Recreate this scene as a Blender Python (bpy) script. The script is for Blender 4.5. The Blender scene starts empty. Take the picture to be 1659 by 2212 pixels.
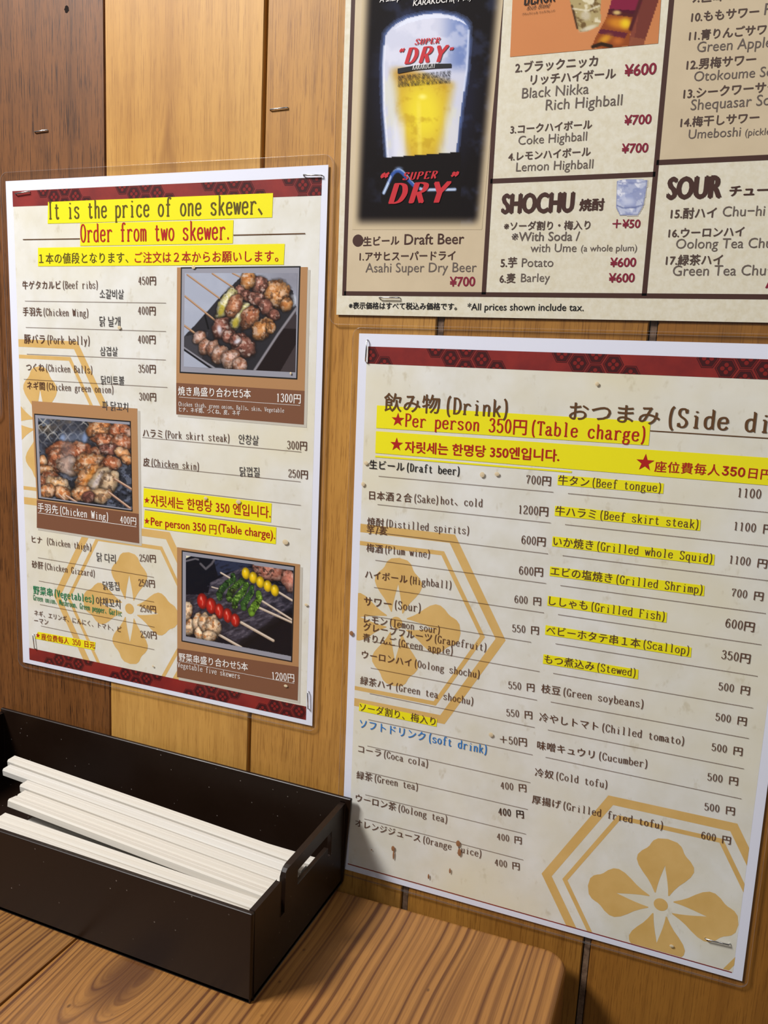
import bpy, bmesh, math, os, random
import numpy as np
from mathutils import Vector, Matrix

# ------------------------------------------------------------------ camera, light, exposure
MM = 0.001
ZT = 1.102            # height of the survey origin above the floor (m); the counter top comes out at 0.72 m
CAMP = (402.568, -393.058, -91.538)           # camera position, mm, wall plane is y = 0
PAN, TILT, ROLL, FPX = -0.372871, -0.181550, 0.052093, 1790.485
IW, IH = 1659, 2212
sc = bpy.context.scene
COL = sc.collection

def cam_axes():
    f = np.array([math.sin(PAN)*math.cos(TILT), math.cos(PAN)*math.cos(TILT), math.sin(TILT)])
    r0 = np.array([math.cos(PAN), -math.sin(PAN), 0.0]); u0 = np.cross(r0, f)
    r = math.cos(ROLL)*r0 + math.sin(ROLL)*u0
    u = -math.sin(ROLL)*r0 + math.cos(ROLL)*u0
    return r, u, f
CR, CU, CF = cam_axes()
cd = bpy.data.cameras.new('camera'); cam = bpy.data.objects.new('camera', cd); COL.objects.link(cam)
M4 = Matrix.Identity(4)
for i in range(3):
    M4[i][0] = CR[i]; M4[i][1] = CU[i]; M4[i][2] = -CF[i]
M4[0][3] = CAMP[0]*MM; M4[1][3] = CAMP[1]*MM; M4[2][3] = CAMP[2]*MM + ZT
cam.matrix_world = M4
cd.sensor_fit = 'VERTICAL'; cd.sensor_height = 36.0; cd.lens = 36.0*FPX/IH
cd.clip_start = 0.01
sc.camera = cam
sc.view_settings.view_transform = 'Standard'
try: sc.view_settings.look = 'None'
except Exception: pass
sc.view_settings.gamma = 1.0
sc.view_settings.use_curve_mapping = False
sc.view_settings.exposure = 0.10

world = bpy.data.worlds.new('room'); sc.world = world; world.use_nodes = True
bg = world.node_tree.nodes['Background']
bg.inputs[0].default_value = (1.0, 0.97, 0.95, 1); bg.inputs[1].default_value = 0.085

def area(name, loc, target, size, power, color):
    ld = bpy.data.lights.new(name, 'AREA'); ld.shape = 'RECTANGLE'; ld.size = size[0]; ld.size_y = size[1]
    ld.energy = power; ld.color = color
    o = bpy.data.objects.new(name, ld); COL.objects.link(o)
    o.location = (loc[0]*MM, loc[1]*MM, loc[2]*MM + ZT)
    d = Vector(((target[0]-loc[0]), (target[1]-loc[1]), (target[2]-loc[2])))
    o.rotation_euler = d.to_track_quat('-Z', 'Y').to_euler()
    return o
area('ceiling_lamp', (-470, -700, 790), (200, 0, -150), (0.34, 0.26), 26.5, (1.0, 0.985, 0.985))
area('far_ceiling_lamp', (900, -1700, 1000), (250, 0, -250), (0.6, 0.6), 5, (0.93, 0.95, 1.0))

# ------------------------------------------------------------------ survey helpers (photo pixels -> points on real planes, mm)
CP = np.array(CAMP)
def ray(x, y): return CF + ((x-IW/2)/FPX)*CR - ((y-IH/2)/FPX)*CU
def on_wall(x, y, depth=0.0):
    d = ray(x, y); t = (depth-CP[1])/d[1]; p = CP+t*d; return (p[0], p[2])
def on_level(x, y, z):
    d = ray(x, y); t = (z-CP[2])/d[2]; p = CP+t*d; return (p[0], p[1])
def to_px(P):
    d = P-CP; z = d@CF; return IW/2+FPX*(d@CR)/z, IH/2-FPX*(d@CU)/z
CROPS = dict(A=(0,340,2.30417), B=(0,960,2.30417), C=(720,0,2.30417), D=(720,340,2.30417), E=(1360,0,3.1605),
             F=(740,700,3.19038), G=(1139,700,3.19038), H=(740,1220,3.19038), I=(1139,1220,3.19038),
             J=(720,1700,3.19038), K=(1139,1700,3.19038), P=(0,0,1),
             P1=(380,565,5.925), P2=(65,865,6.9125), P3=(380,1180,6.1444), P4=(1090,0,4.74), P5=(800,0,6.3808),
             P6=(1310,370,4.7536), P7=(800,345,6.3808))
def px(c, p):
    o = CROPS[c]; return (o[0]+p[0]/o[2], o[1]+p[1]/o[2])
def W(c, p):
    return on_wall(*px(c, p))

# ------------------------------------------------------------------ object helpers
def s2l(c):
    c = np.asarray(c, float)/255.0
    return np.where(c <= 0.04045, c/12.92, ((c+0.055)/1.055)**2.4)
def lin(r, g, b): 
    v = s2l((r, g, b)); return (float(v[0]), float(v[1]), float(v[2]), 1.0)
def mkmesh(name, V, Fs, mat=None, smooth=False):
    me = bpy.data.meshes.new(name)
    me.from_pydata([tuple(v) for v in V], [], [tuple(f) for f in Fs]); me.update()
    if mat: me.materials.append(mat)
    if smooth:
        for p in me.polygons: p.use_smooth = True
    return me
def W3(x, y, z): return (x*MM, y*MM, z*MM+ZT)
class Thing:
    """an Empty at the base of a thing; parts hang below it"""
    def __init__(s, name, loc, label=None, cat=None, group=None, kind=None, mesh=None):
        s.o = bpy.data.objects.new(name, mesh); COL.objects.link(s.o); s.loc = np.array(W3(*loc)); s.o.location = s.loc
        if label: s.o['label'] = label
        if cat: s.o['category'] = cat
        if group: s.o['group'] = group
        if kind: s.o['kind'] = kind
    def part(s, name, V, Fs, mat, smooth=False, parent=None, bevel=0, seg=2, label=None):
        """V in mm, world frame"""
        V = np.asarray(V, float)*MM; V[:, 2] += ZT; V = V-s.loc
        me = mkmesh(name, V, Fs, mat, smooth)
        o = bpy.data.objects.new(name, me); COL.objects.link(o); o.parent = parent or s.o
        if bevel:
            b = o.modifiers.new('bevel', 'BEVEL'); b.width = bevel*MM; b.segments = seg; b.limit_method = 'ANGLE'; b.angle_limit = 0.6
        if label: o['label'] = label
        return o
def solo(name, V, Fs, mat, base, label, cat, group=None, kind=None, bevel=0, seg=2, smooth=False):
    V = np.asarray(V, float)*MM; V[:, 2] += ZT; b = np.array(W3(*base))
    me = mkmesh(name, V-b, Fs, mat, smooth); o = bpy.data.objects.new(name, me); COL.objects.link(o); o.location = b
    if label: o['label'] = label
    if cat: o['category'] = cat
    if group: o['group'] = group
    if kind: o['kind'] = kind
    if bevel:
        m = o.modifiers.new('bevel', 'BEVEL'); m.width = bevel*MM; m.segments = seg; m.limit_method = 'ANGLE'; m.angle_limit = 0.6
    return o
def box_vf(x0, x1, y0, y1, z0, z1):
    V = [(x, y, z) for z in (z0, z1) for y in (y0, y1) for x in (x0, x1)]
    return V, [(0,2,3,1), (4,5,7,6), (0,1,5,4), (2,6,7,3), (0,4,6,2), (1,3,7,5)]
def prism(poly, fn, d0, d1, holes=()):
    """poly (2-D outline) with holes, extruded from d0 to d1; fn(a, b, d) -> xyz"""
    bm = bmesh.new(); rings = [poly]+list(holes); edges = []; allv = []
    for r in rings:
        vs = [bm.verts.new((a, b, 0)) for a, b in r]; allv.append(vs)
        for i in range(len(vs)): edges.append(bm.edges.new((vs[i], vs[(i+1) % len(vs)])))
    if holes: res = bmesh.ops.triangle_fill(bm, edges=edges, use_beauty=True)
    else: bm.faces.new(allv[0])
    bm.verts.index_update()
    V2 = [(v.co.x, v.co.y) for v in bm.verts]; F2 = [[v.index for v in f.verts] for f in bm.faces]; n = len(V2)
    idx = [[v.index for v in vs] for vs in allv]; bm.free()
    V = [fn(a, b, d0) for a, b in V2]+[fn(a, b, d1) for a, b in V2]
    Fs = [f[::-1] for f in F2]+[[i+n for i in f] for f in F2]
    for r in idx:
        for i in range(len(r)):
            a, b = r[i], r[(i+1) % len(r)]; Fs.append([a, b, b+n, a+n])
    return V, Fs

# ------------------------------------------------------------------ node helpers
class NT:
    def __init__(s, name, rough=0.5, spec=0.5):
        s.m = bpy.data.materials.new(name); s.m.use_nodes = True; s.t = s.m.node_tree
        s.b = s.t.nodes['Principled BSDF']; s.b.inputs['Roughness'].default_value = rough
        s.b.inputs['Specular IOR Level'].default_value = spec
    def n(s, typ, **kw):
        nd = s.t.nodes.new(typ)
        for k, v in kw.items():
            if k.startswith('i_'):
                key = k[2:]; key = int(key) if key.isdigit() else key
                s.put(nd.inputs[key], v)
            else: setattr(nd, k, v)
        return nd
    def put(s, sock, v):
        if isinstance(v, bpy.types.NodeSocket): s.t.links.new(v, sock)
        elif isinstance(v, bpy.types.Node): s.t.links.new(v.outputs[0], sock)
        else: sock.default_value = v
    def math(s, op, a, b=0.0, c=0.0, clamp=False):
        nd = s.t.nodes.new('ShaderNodeMath'); nd.operation = op; nd.use_clamp = clamp
        for i, v in enumerate((a, b, c)): s.put(nd.inputs[i], v)
        return nd.outputs[0]
    def mix(s, f, a, b, mode='MIX'):
        nd = s.t.nodes.new('ShaderNodeMix'); nd.data_type = 'RGBA'; nd.blend_type = mode
        s.put(nd.inputs[0], f); s.put(nd.inputs[6], a); s.put(nd.inputs[7], b); return nd.outputs[2]
    def coord(s, out='Object'): return s.n('ShaderNodeTexCoord').outputs[out]
    def mapping(s, vec, scale=(1,1,1), loc=(0,0,0)):
        return s.n('ShaderNodeMapping', i_Vector=vec, i_Scale=scale, i_Location=loc).outputs[0]
    def noise(s, vec, scale, detail=3, rough=0.55, dist=0.0, dim='3D'):
        nd = s.n('ShaderNodeTexNoise', i_Vector=vec); nd.noise_dimensions = dim
        nd.inputs['Scale'].default_value = scale; nd.inputs['Detail'].default_value = detail
        nd.inputs['Roughness'].default_value = rough; nd.inputs['Distortion'].default_value = dist
        return nd.outputs[0]
    def ramp(s, fac, stops):
        nd = s.n('ShaderNodeValToRGB', i_Fac=fac); e = nd.color_ramp.elements
        while len(e) < len(stops): e.new(0.5)
        for i, (p, c) in enumerate(stops):
            e[i].position = p; e[i].color = c if isinstance(c, tuple) else (c, c, c, 1)
        return nd.outputs[0]
    def bump(s, h, strength=0.2, dist=0.001):
        nd = s.n('ShaderNodeBump', i_Height=h); nd.inputs['Strength'].default_value = strength
        nd.inputs['Distance'].default_value = dist; s.t.links.new(nd.outputs[0], s.b.inputs['Normal'])
    def col(s, v): s.put(s.b.inputs['Base Color'], v)
def flat(name, c, rough=0.55, metal=0.0, spec=0.18):
    m = NT(name, rough, spec); m.b.inputs['Base Color'].default_value = c; m.b.inputs['Metallic'].default_value = metal
    return m.m

def sepxyz(m, v):
    nd = m.n('ShaderNodeSeparateXYZ', i_0=v); return nd.outputs

# --- wall boards: varnished, grain running along z
def board_mat(name, base, dark, light, seed, pore=0.5, arch=None, rough=0.46):
    m = NT(name, rough, 0.36)
    co = m.n('ShaderNodeNewGeometry').outputs['Position']
    off = m.mapping(co, loc=(seed*3.1, seed, seed*1.7))
    broad = m.noise(m.mapping(off, scale=(22, 22, 1.6)), 1.0, 3, 0.55, 0.6)
    mid = m.noise(m.mapping(off, scale=(150, 150, 7)), 1.0, 4, 0.6, 0.4)
    fine = m.noise(m.mapping(off, scale=(1500, 1500, 45)), 1.0, 3, 0.7)
    blot = m.noise(off, 16.0, 4, 0.6)
    c = m.mix(m.ramp(broad, [(0.3, 0.0), (0.7, 1.0)]), base, light)
    c = m.mix(m.math('MULTIPLY', m.ramp(mid, [(0.45, 0.0), (0.68, 1.0)]), 0.32), c, dark)
    c = m.mix(m.math('MULTIPLY', m.ramp(fine, [(0.53, 0.0), (0.60, 1.0)]), pore), c, dark)
    c = m.mix(m.math('MULTIPLY', m.ramp(blot, [(0.50, 0.0), (0.75, 1.0)]), 0.25), c, dark)
    if arch:
        X, Y, Z = sepxyz(m, co)
        ax = m.math('ABSOLUTE', m.math('SUBTRACT', X, arch[0]*MM))
        wob = m.math('MULTIPLY', m.math('SUBTRACT', m.noise(m.mapping(off, scale=(60, 60, 12)), 1.0, 2), 0.5), 0.02)
        g = m.math('ADD', m.math('SUBTRACT', Z, arch[1]*MM+ZT), m.math('ADD', m.math('MULTIPLY', ax, 4.2), wob))
        s = m.math('SINE', m.math('MULTIPLY', g, 190.0))
        inside = m.math('MULTIPLY', m.ramp(m.math('MULTIPLY', g, -60.0), [(0.0, 0.0), (0.15, 1.0)]), m.ramp(m.math('MULTIPLY', g, -5.5), [(0.4, 1.0), (1.0, 0.0)]))
        band = m.math('MULTIPLY', m.math('MULTIPLY', m.math('ADD', m.math('MULTIPLY', s, 0.5), 0.5), inside), 0.42)
        c = m.mix(band, c, dark)
    m.col(c); m.bump(m.math('ADD', m.math('MULTIPLY', fine, 0.7), mid), 0.14, 0.0006)
    return m.m
# --- pine counter: grain along y with a knot
def pine_mat(name, kx, ky, R, cell, seed, tint=1.0, fmul=1.0):
    m = NT(name, 0.36, 0.4)
    co = m.n('ShaderNodeNewGeometry').outputs['Position']
    X, Y, Z = sepxyz(m, co)
    wob = m.math('MULTIPLY', m.math('SUBTRACT', m.noise(m.mapping(co, scale=(9, 5, 1), loc=(seed, 0, 0)), 1.0, 2), 0.5), 0.016)
    dx = m.math('ADD', m.math('SUBTRACT', X, kx*MM), wob)
    dy = m.math('MULTIPLY', m.math('SUBTRACT', Y, ky*MM), 0.42)
    r2 = m.math('ADD', m.math('MULTIPLY', dx, dx), m.math('MULTIPLY', dy, dy))
    psi = m.math('MULTIPLY', dx, m.math('SUBTRACT', 1.0, m.math('DIVIDE', (R*MM)**2, m.math('ADD', r2, (R*0.45*MM)**2))))
    v = m.n('ShaderNodeCombineXYZ', i_0=psi, i_1=0.0, i_2=seed).outputs[0]
    a = m.noise(v, 430.0*fmul, 2, 0.5)
    b = m.noise(v, 120.0*fmul, 1, 0.5)
    fib = m.noise(m.mapping(co, scale=(1600, 40, 40)), 1.0, 2, 0.6)
    rings = m.math('ADD', m.math('MULTIPLY', a, 0.78), m.math('MULTIPLY', b, 0.22))
    base = m.mix(m.noise(co, 14.0, 3), lin(146*tint, 98*tint, 48*tint), lin(164*tint, 116*tint, 60*tint))
    c = m.mix(m.ramp(rings, [(0.46, 0.0), (0.52, 0.35), (0.60, 0.9), (0.66, 1.0)]), base, lin(84*tint, 46*tint, 22*tint))
    c = m.mix(m.math('MULTIPLY', m.ramp(fib, [(0.5, 0.0), (0.7, 1.0)]), 0.25), c, lin(96*tint, 58*tint, 30*tint))
    core = m.ramp(m.math('MULTIPLY', r2, 1.0/((R*0.62*MM)**2)), [(0.15, 1.0), (1.0, 0.0)])
    c = m.mix(m.math('MULTIPLY', core, 0.75), c, lin(74*tint, 40*tint, 22*tint))
    vor = m.n('ShaderNodeTexVoronoi', i_Vector=m.mapping(co, scale=(70, 45, 70)))
    vor.inputs['Scale'].default_value = 1.0
    pit = m.ramp(vor.outputs['Distance'], [(0.03, 1.0), (0.07, 0.0)])
    c = m.mix(m.math('MULTIPLY', pit, 0.7), c, lin(60, 34, 20))
    m.col(c); m.bump(m.math('ADD', m.math('MULTIPLY', rings, 1.0), fib), 0.12, 0.0006)
    return m.m
# --- printed papers
def mottled(name, a, b, scale, c2=None, rough=0.6, lo=0.35, hi=0.7, flecks=0.0):
    m = NT(name, rough, 0.3)
    co = m.n('ShaderNodeNewGeometry').outputs['Position']
    n1 = m.noise(co, scale, 5, 0.62)
    c = m.mix(m.ramp(n1, [(lo, 0.0), (hi, 1.0)]), a, b)
    if c2:
        n2 = m.noise(m.mapping(co, loc=(3, 1, 7)), scale*0.28, 3, 0.6)
        c = m.mix(m.ramp(n2, [(0.45, 0.0), (0.7, 1.0)]), c, c2)
    if flecks:
        n3 = m.noise(m.mapping(co, scale=(1, 1, 0.6), loc=(1, 9, 2)), scale*3.5, 3, 0.7)
        c = m.mix(m.math('MULTIPLY', m.ramp(n3, [(0.62, 0.0), (0.74, 1.0)]), flecks), c, lin(176, 160, 118))
    m.col(c); return m.m
def film_mat(name, rough=0.10, haze=0.05, tint=0.97):
    m = bpy.data.materials.new(name); m.use_nodes = True; t = m.node_tree; t.nodes.clear()
    out = t.nodes.new('ShaderNodeOutputMaterial'); tr = t.nodes.new('ShaderNodeBsdfTransparent'); gl = t.nodes.new('ShaderNodeBsdfGlossy')
    df = t.nodes.new('ShaderNodeBsdfDiffuse'); fr = t.nodes.new('ShaderNodeMath'); lw_ = t.nodes.new('ShaderNodeLayerWeight'); pw_ = t.nodes.new('ShaderNodeMath'); m1 = t.nodes.new('ShaderNodeMixShader'); m2 = t.nodes.new('ShaderNodeMixShader')
    tr.inputs[0].default_value = (tint, tint, tint, 1); gl.inputs['Roughness'].default_value = rough; pw_.operation = 'POWER'; pw_.inputs[1].default_value = 5.0; fr.operation = 'MULTIPLY_ADD'; fr.inputs[1].default_value = 0.9; fr.inputs[2].default_value = 0.03; t.links.new(lw_.outputs['Facing'], pw_.inputs[0]); t.links.new(pw_.outputs[0], fr.inputs[0]); lw_.inputs['Blend'].default_value = 0.5
    m2.inputs[0].default_value = haze; df.inputs[0].default_value = (0.8, 0.8, 0.84, 1)
    geo = t.nodes.new('ShaderNodeNewGeometry'); noi = t.nodes.new('ShaderNodeTexNoise'); noi.inputs['Scale'].default_value = 28; bp = t.nodes.new('ShaderNodeBump')
    bp.inputs['Strength'].default_value = 0.25; bp.inputs['Distance'].default_value = 0.002
    t.links.new(geo.outputs['Position'], noi.inputs['Vector']); t.links.new(noi.outputs[0], bp.inputs['Height'])
    t.links.new(bp.outputs[0], gl.inputs['Normal'])
    t.links.new(fr.outputs[0], m1.inputs[0]); t.links.new(m2.outputs[0], m1.inputs[1]); t.links.new(gl.outputs[0], m1.inputs[2])
    t.links.new(tr.outputs[0], m2.inputs[1]); t.links.new(df.outputs[0], m2.inputs[2])
    t.links.new(m1.outputs[0], out.inputs[0]); return m

HON = [lin(190,142,82), lin(122,76,32), lin(206,160,98)]
M = {}
M['dark_board'] = board_mat('dark_board', lin(106,64,28), lin(42,21,8), lin(124,78,38), 5.0, 0.8)
M['honey_a'] = board_mat('honey_a', lin(184,134,62), lin(126,78,28), lin(202,154,80), 1.0, 0.35, arch=(113, 48))
M['honey_b'] = board_mat('honey_b', lin(172,120,52), lin(108,64,22), lin(188,138,66), 2.3, 0.5)
M['honey_c'] = board_mat('honey_c', lin(152,102,40), lin(94,54,16), lin(168,118,50), 3.7, 0.5)
M['honey_d'] = board_mat('honey_d', lin(140,90,32), lin(86,48,14), lin(156,106,42), 4.4, 0.4)
M['groove'] = flat('groove', lin(44, 26, 16), 0.8)
M['groove_strip'] = mottled('groove_strip', lin(120,96,76), lin(84,62,46), 420)
M['edge'] = flat('edge', lin(196, 152, 104), 0.6)
M['white_paper'] = flat('white_paper', lin(226, 228, 240), 0.6)
M['cream'] = mottled('cream', lin(229,228,221), lin(216,212,196), 42, lin(224,217,190), flecks=0.35)
M['poster_cream'] = mottled('poster_cream', lin(224,218,198), lin(214,205,178), 420, None, flecks=0.3)
M['poster_tan'] = mottled('poster_tan', lin(206,188,156), lin(200,182,150), 60)
M['ochre'] = mottled('ochre', lin(220,182,112), lin(208,168,94), 45)
M['band_red'] = mottled('band_red', lin(118,24,22), lin(146,36,26), 60)
M['band_dark'] = flat('band_dark', lin(64,16,18))
M['band_flower'] = flat('band_flower', lin(128,30,26))
M['yellow'] = flat('yellow', lin(238,228,22))
M['brown_ink'] = flat('brown_ink', lin(92,60,44))
M['title_ink'] = flat('title_ink', lin(98,66,36))
M['olive_ink'] = flat('olive_ink', lin(96,80,20))
M['red_ink'] = flat('red_ink', lin(176,30,24))
M['grey_ink'] = flat('grey_ink', lin(70,66,66))
M['black_ink'] = flat('black_ink', lin(26,24,24))
M['green_ink'] = flat('green_ink', lin(30,130,84))
M['blue_ink'] = flat('blue_ink', lin(40,124,200))
M['white_ink'] = flat('white_ink', lin(240,236,230))
M['tan_print'] = flat('tan_print', lin(176,132,88))
M['brown_print'] = flat('brown_print', lin(124,82,58))
M['frame_grey'] = flat('frame_grey', lin(150,150,160))
M['print_shadow'] = flat('print_shadow', lin(196,190,176))
M['poster_line'] = flat('poster_line', lin(72,46,38))
M['poster_ink'] = flat('poster_ink', lin(84,66,58))
M['poster_light_ink'] = flat('poster_light_ink', lin(104,92,84))
M['maroon_ink'] = flat('maroon_ink', lin(132,30,52))
M['logo_red'] = flat('logo_red', lin(196,44,52))
M['film'] = film_mat('film', 0.09, 0.004, 0.985)
M['film_edge'] = film_mat('film_edge', 0.2, 0.10, 0.95)
M['steel'] = flat('steel', lin(205,205,205), 0.25, 1.0)
M['plastic'] = None

# ------------------------------------------------------------------ lettering
FD = os.path.join(bpy.utils.resource_path('LOCAL'), 'datafiles', 'fonts')
def getfont(fn):
    try: return bpy.data.fonts.load(os.path.join(FD, fn))
    except Exception: return None
INTER = getfont('Inter.woff2')
_tc = {}
def raw_text(s, font=None, offset=0.0, res=3):
    key = (s, font.name if font else '', offset)
    if key in _tc: return _tc[key]
    c = bpy.data.curves.new('glyph', 'FONT'); c.body = s; c.size = 1.0; c.offset = offset; c.resolution_u = res
    if font: c.font = font
    o = bpy.data.objects.new('glyph', c); me = bpy.data.meshes.new_from_object(o)
    V = np.zeros(len(me.vertices)*3); me.vertices.foreach_get('co', V); V = V.reshape(-1, 3).copy(); V[:, 2] = 0
    Fs = [tuple(p.vertices) for p in me.polygons]
    bpy.data.objects.remove(o); bpy.data.curves.remove(c); bpy.data.meshes.remove(me)
    _tc[key] = (V, Fs); return _tc[key]
a1 = raw_text('円'); a2 = raw_text('円円'); ADV = a2[0][:, 0].max()-a1[0][:, 0].max()
def join(parts):
    Vs, Fs, n = [], [], 0
    for V, F_ in parts:
        if len(V) == 0: continue
        Vs.append(np.asarray(V, float)); Fs += [tuple(i+n for i in f) for f in F_]; n += len(V)
    return (np.concatenate(Vs), Fs) if Vs else (np.zeros((0, 3)), [])
def embolden(VF, bx, by):
    V, Fs = VF; out = []
    offs = [(-bx, 0), (bx, 0)] + ([(0, -by), (0, by)] if by else [])
    if bx > 0.03: offs += [(-bx/2, 0), (bx/2, 0), (0, 0)]
    for i_, (dx, dy) in enumerate(offs): out.append((V+np.array([dx, dy, i_*(6 if V[:, 2].max() > 0 else 1)]), Fs))
    return join(out)
def arc(cx, cy, rx, ry, a0, a1, n=9):
    return [(cx+rx*math.cos(math.radians(a0+(a1-a0)*i/n)), cy+ry*math.sin(math.radians(a0+(a1-a0)*i/n))) for i in range(n+1)]
def S(p, n=4):
    """smooth curve through points"""
    p = [p[0]]+list(p)+[p[-1]]; out = []
    for i in range(1, len(p)-2):
        for k in range(n):
            t = k/n; a, b, c, d = p[i-1], p[i], p[i+1], p[i+2]
            out.append(tuple(0.5*((2*b[j])+(-a[j]+c[j])*t+(2*a[j]-5*b[j]+4*c[j]-d[j])*t*t+(-a[j]+3*b[j]-3*c[j]+d[j])*t**3) for j in (0, 1)))
    out.append(tuple(p[-1])); return out
def sf(x, y, h=5): return [(x-h, y), (x+h, y)]
# half-width serif letters; cell 50 wide, cap height 72, x-height 47 (hundredths of an em)
def G_():
    g = {}
    st = lambda x, y0, y1: [(x, y0), (x, y1)]
    o = arc(25, 23.5, 16, 24, 90, 450, 16)
    g['a'] = [S([(11,37),(15,45),(24,47),(31,44),(33,35)]), st(33,36,8), S([(33,8),(36,1),(41,1),(45,5)]), S([(33,28),(20,26),(10,19),(9,10),(14,2),(22,0),(30,4),(33,10)])]
    g['b'] = [st(12,74,0), sf(9,74,3), S([(12,36),(20,46),(30,46),(39,38),(41,23),(38,8),(29,0),(20,1),(12,9)])]
    g['c'] = [S([(39,36),(34,45),(26,47),(15,42),(9,24),(14,6),(25,0),(34,2),(41,11)]), st(38,38,35)]
    g['d'] = [st(37,74,0), sf(34,74,3), sf(40,0,3), S([(37,37),(30,46),(20,46),(11,38),(9,23),(12,7),(21,0),(30,2),(37,10)])]
    g['e'] = [[(10,26),(40,26)], S([(40,26),(39,38),(33,46),(24,47),(13,41),(9,24),(13,6),(25,0),(35,3),(41,11)])]
    g['f'] = [S([(42,68),(37,74),(28,73),(23,64),(23,56)]), st(23,60,0), [(10,46),(37,46)], sf(23,0,9)]
    g['g'] = [arc(23,32,12,14,90,450,14), S([(34,42),(39,47),(44,45)]), S([(15,20),(10,14),(14,7),(28,5),(38,1),(40,-9),(33,-18),(22,-20),(11,-17),(8,-8),(14,3)])]
    g['h'] = [st(12,74,0), sf(9,74,3), sf(12,0), S([(12,36),(20,45),(28,47),(35,43),(37,34)]), st(37,36,0), sf(37,0)]
    g['i'] = [st(26,46,0), sf(21,46,5), sf(26,0,9), [(26,66),(26,61)], [(23,63.5),(29,63.5)]]
    g['j'] = [st(30,46,-8), sf(25,46,5), S([(30,-8),(28,-17),(20,-20),(12,-16)]), [(30,66),(30,61)], [(27,63.5),(33,63.5)]]
    g['k'] = [st(13,74,0), sf(10,74,3), sf(13,0), [(38,46),(14,18)], [(22,28),(40,0)], sf(37,46), sf(40,0)]
    g['l'] = [st(26,74,0), sf(21,74,5), sf(26,0,9)]
    g['m'] = [st(8,47,0), sf(6,46,3), sf(8,0,4), S([(8,38),(13,46),(19,46),(24,42),(25,34)]), st(25,36,0), sf(25,0,4), S([(25,38),(30,46),(36,46),(41,42),(42,34)]), st(42,36,0), sf(42,0,4)]
    g['n'] = [st(12,47,0), sf(9,46,3), sf(12,0), S([(12,36),(20,45),(28,47),(35,43),(37,34)]), st(37,36,0), sf(37,0)]
    g['o'] = [o]
    g['p'] = [st(12,47,-20), sf(9,46,3), sf(12,-20,6), S([(12,36),(20,46),(30,46),(39,38),(41,23),(38,8),(29,0),(20,1),(12,9)])]
    g['q'] = [st(37,47,-20), sf(37,-20,6), S([(37,37),(30,46),(20,46),(11,38),(9,23),(12,7),(21,0),(30,2),(37,10)])]
    g['r'] = [st(15,47,0), sf(11,46,4), sf(15,0,8), S([(15,32),(21,43),(29,47),(36,46),(40,41)]), st(40,43,39)]
    g['s'] = [S([(37,37),(33,45),(24,47),(14,44),(11,36),(17,28),(30,22),(38,14),(35,3),(24,0),(14,3),(10,11)]), st(37,44,38), st(11,4,10)]
    g['t'] = [st(22,62,10), S([(22,10),(25,1),(32,0),(39,6)]), [(10,46),(37,46)]]
    g['u'] = [st(12,46,12), sf(9,46,3), S([(12,12),(15,2),(22,0),(30,3),(37,11)]), st(37,46,0), sf(34,46,3), sf(40,0,3)]
    g['v'] = [[(10,46),(25,0)], [(40,46),(25,0)], sf(10,46), sf(40,46)]
    g['w'] = [[(5,46),(15,0)], [(25,44),(15,0)], [(25,44),(35,0)], [(45,46),(35,0)], sf(5,46,4), sf(45,46,4)]
    g['x'] = [[(11,46),(39,0)], [(39,46),(11,0)], sf(11,46), sf(39,46), sf(11,0), sf(39,0)]
    g['y'] = [[(10,46),(25,3)], S([(40,46),(25,3),(18,-16),(10,-19)]), sf(10,46), sf(40,46)]
    g['z'] = [[(10,46),(40,46)], [(40,46),(10,0)], [(10,0),(41,0)], st(10,46,38), st(41,9,0)]
    g['A'] = [[(25,72),(8,0)], [(25,72),(42,0)], [(14,24),(36,24)], sf(8,0), sf(42,0)]
    g['B'] = [st(12,72,0), sf(9,72,3), sf(9,0,3), [(12,72),(24,72)], S([(24,72),(36,68),(38,56),(33,42),(22,38)]), [(12,38),(24,38)], S([(24,38),(38,33),(41,19),(36,4),(24,0)]), [(12,0),(24,0)]]
    g['C'] = [S([(40,54),(35,68),(26,73),(13,63),(8,36),(13,9),(26,-1),(36,5),(42,18)]), st(40,70,54)]
    g['D'] = [st(12,72,0), sf(9,72,3), sf(9,0,3), S([(12,72),(24,71),(36,62),(42,36),(36,10),(24,1),(12,0)])]
    g['E'] = [st(13,72,0), [(8,72),(40,72)], [(8,0),(41,0)], [(13,37),(32,37)], st(40,72,60), st(41,12,0)]
    g['F'] = [st(13,72,0), [(8,72),(41,72)], [(13,37),(33,37)], st(41,72,60), sf(13,0,7)]
    g['G'] = [S([(39,56),(34,69),(25,73),(13,63),(8,36),(13,9),(25,-1),(34,3),(39,12)]), st(39,30,0), sf(38,30,6), st(39,72,56)]
    g['H'] = [st(11,72,0), st(39,72,0), [(11,37),(39,37)], sf(11,72), sf(39,72), sf(11,0), sf(39,0)]
    g['I'] = [st(25,72,0), sf(25,72,9), sf(25,0,9)]
    g['J'] = [st(30,72,14), S([(30,14),(27,3),(19,-1),(11,3),(9,12)]), sf(30,72,8)]
    g['K'] = [st(12,72,0), sf(12,72), sf(12,0), [(40,72),(13,30)], [(20,42),(41,0)], sf(38,72), sf(41,0,4)]
    g['L'] = [st(13,72,0), sf(13,72,6), [(8,0),(41,0)], st(41,14,0)]
    g['M'] = [st(8,72,0), st(42,72,0), [(8,72),(25,16)], [(42,72),(25,16)], sf(7,72,4), sf(43,72,4), sf(8,0,4), sf(42,0,4)]
    g['N'] = [st(10,72,0), st(40,72,0), [(10,72),(40,0)], sf(8,72,4), sf(40,72), sf(10,0)]
    g['O'] = [arc(25,36,17,37,90,450,18)]
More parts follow.
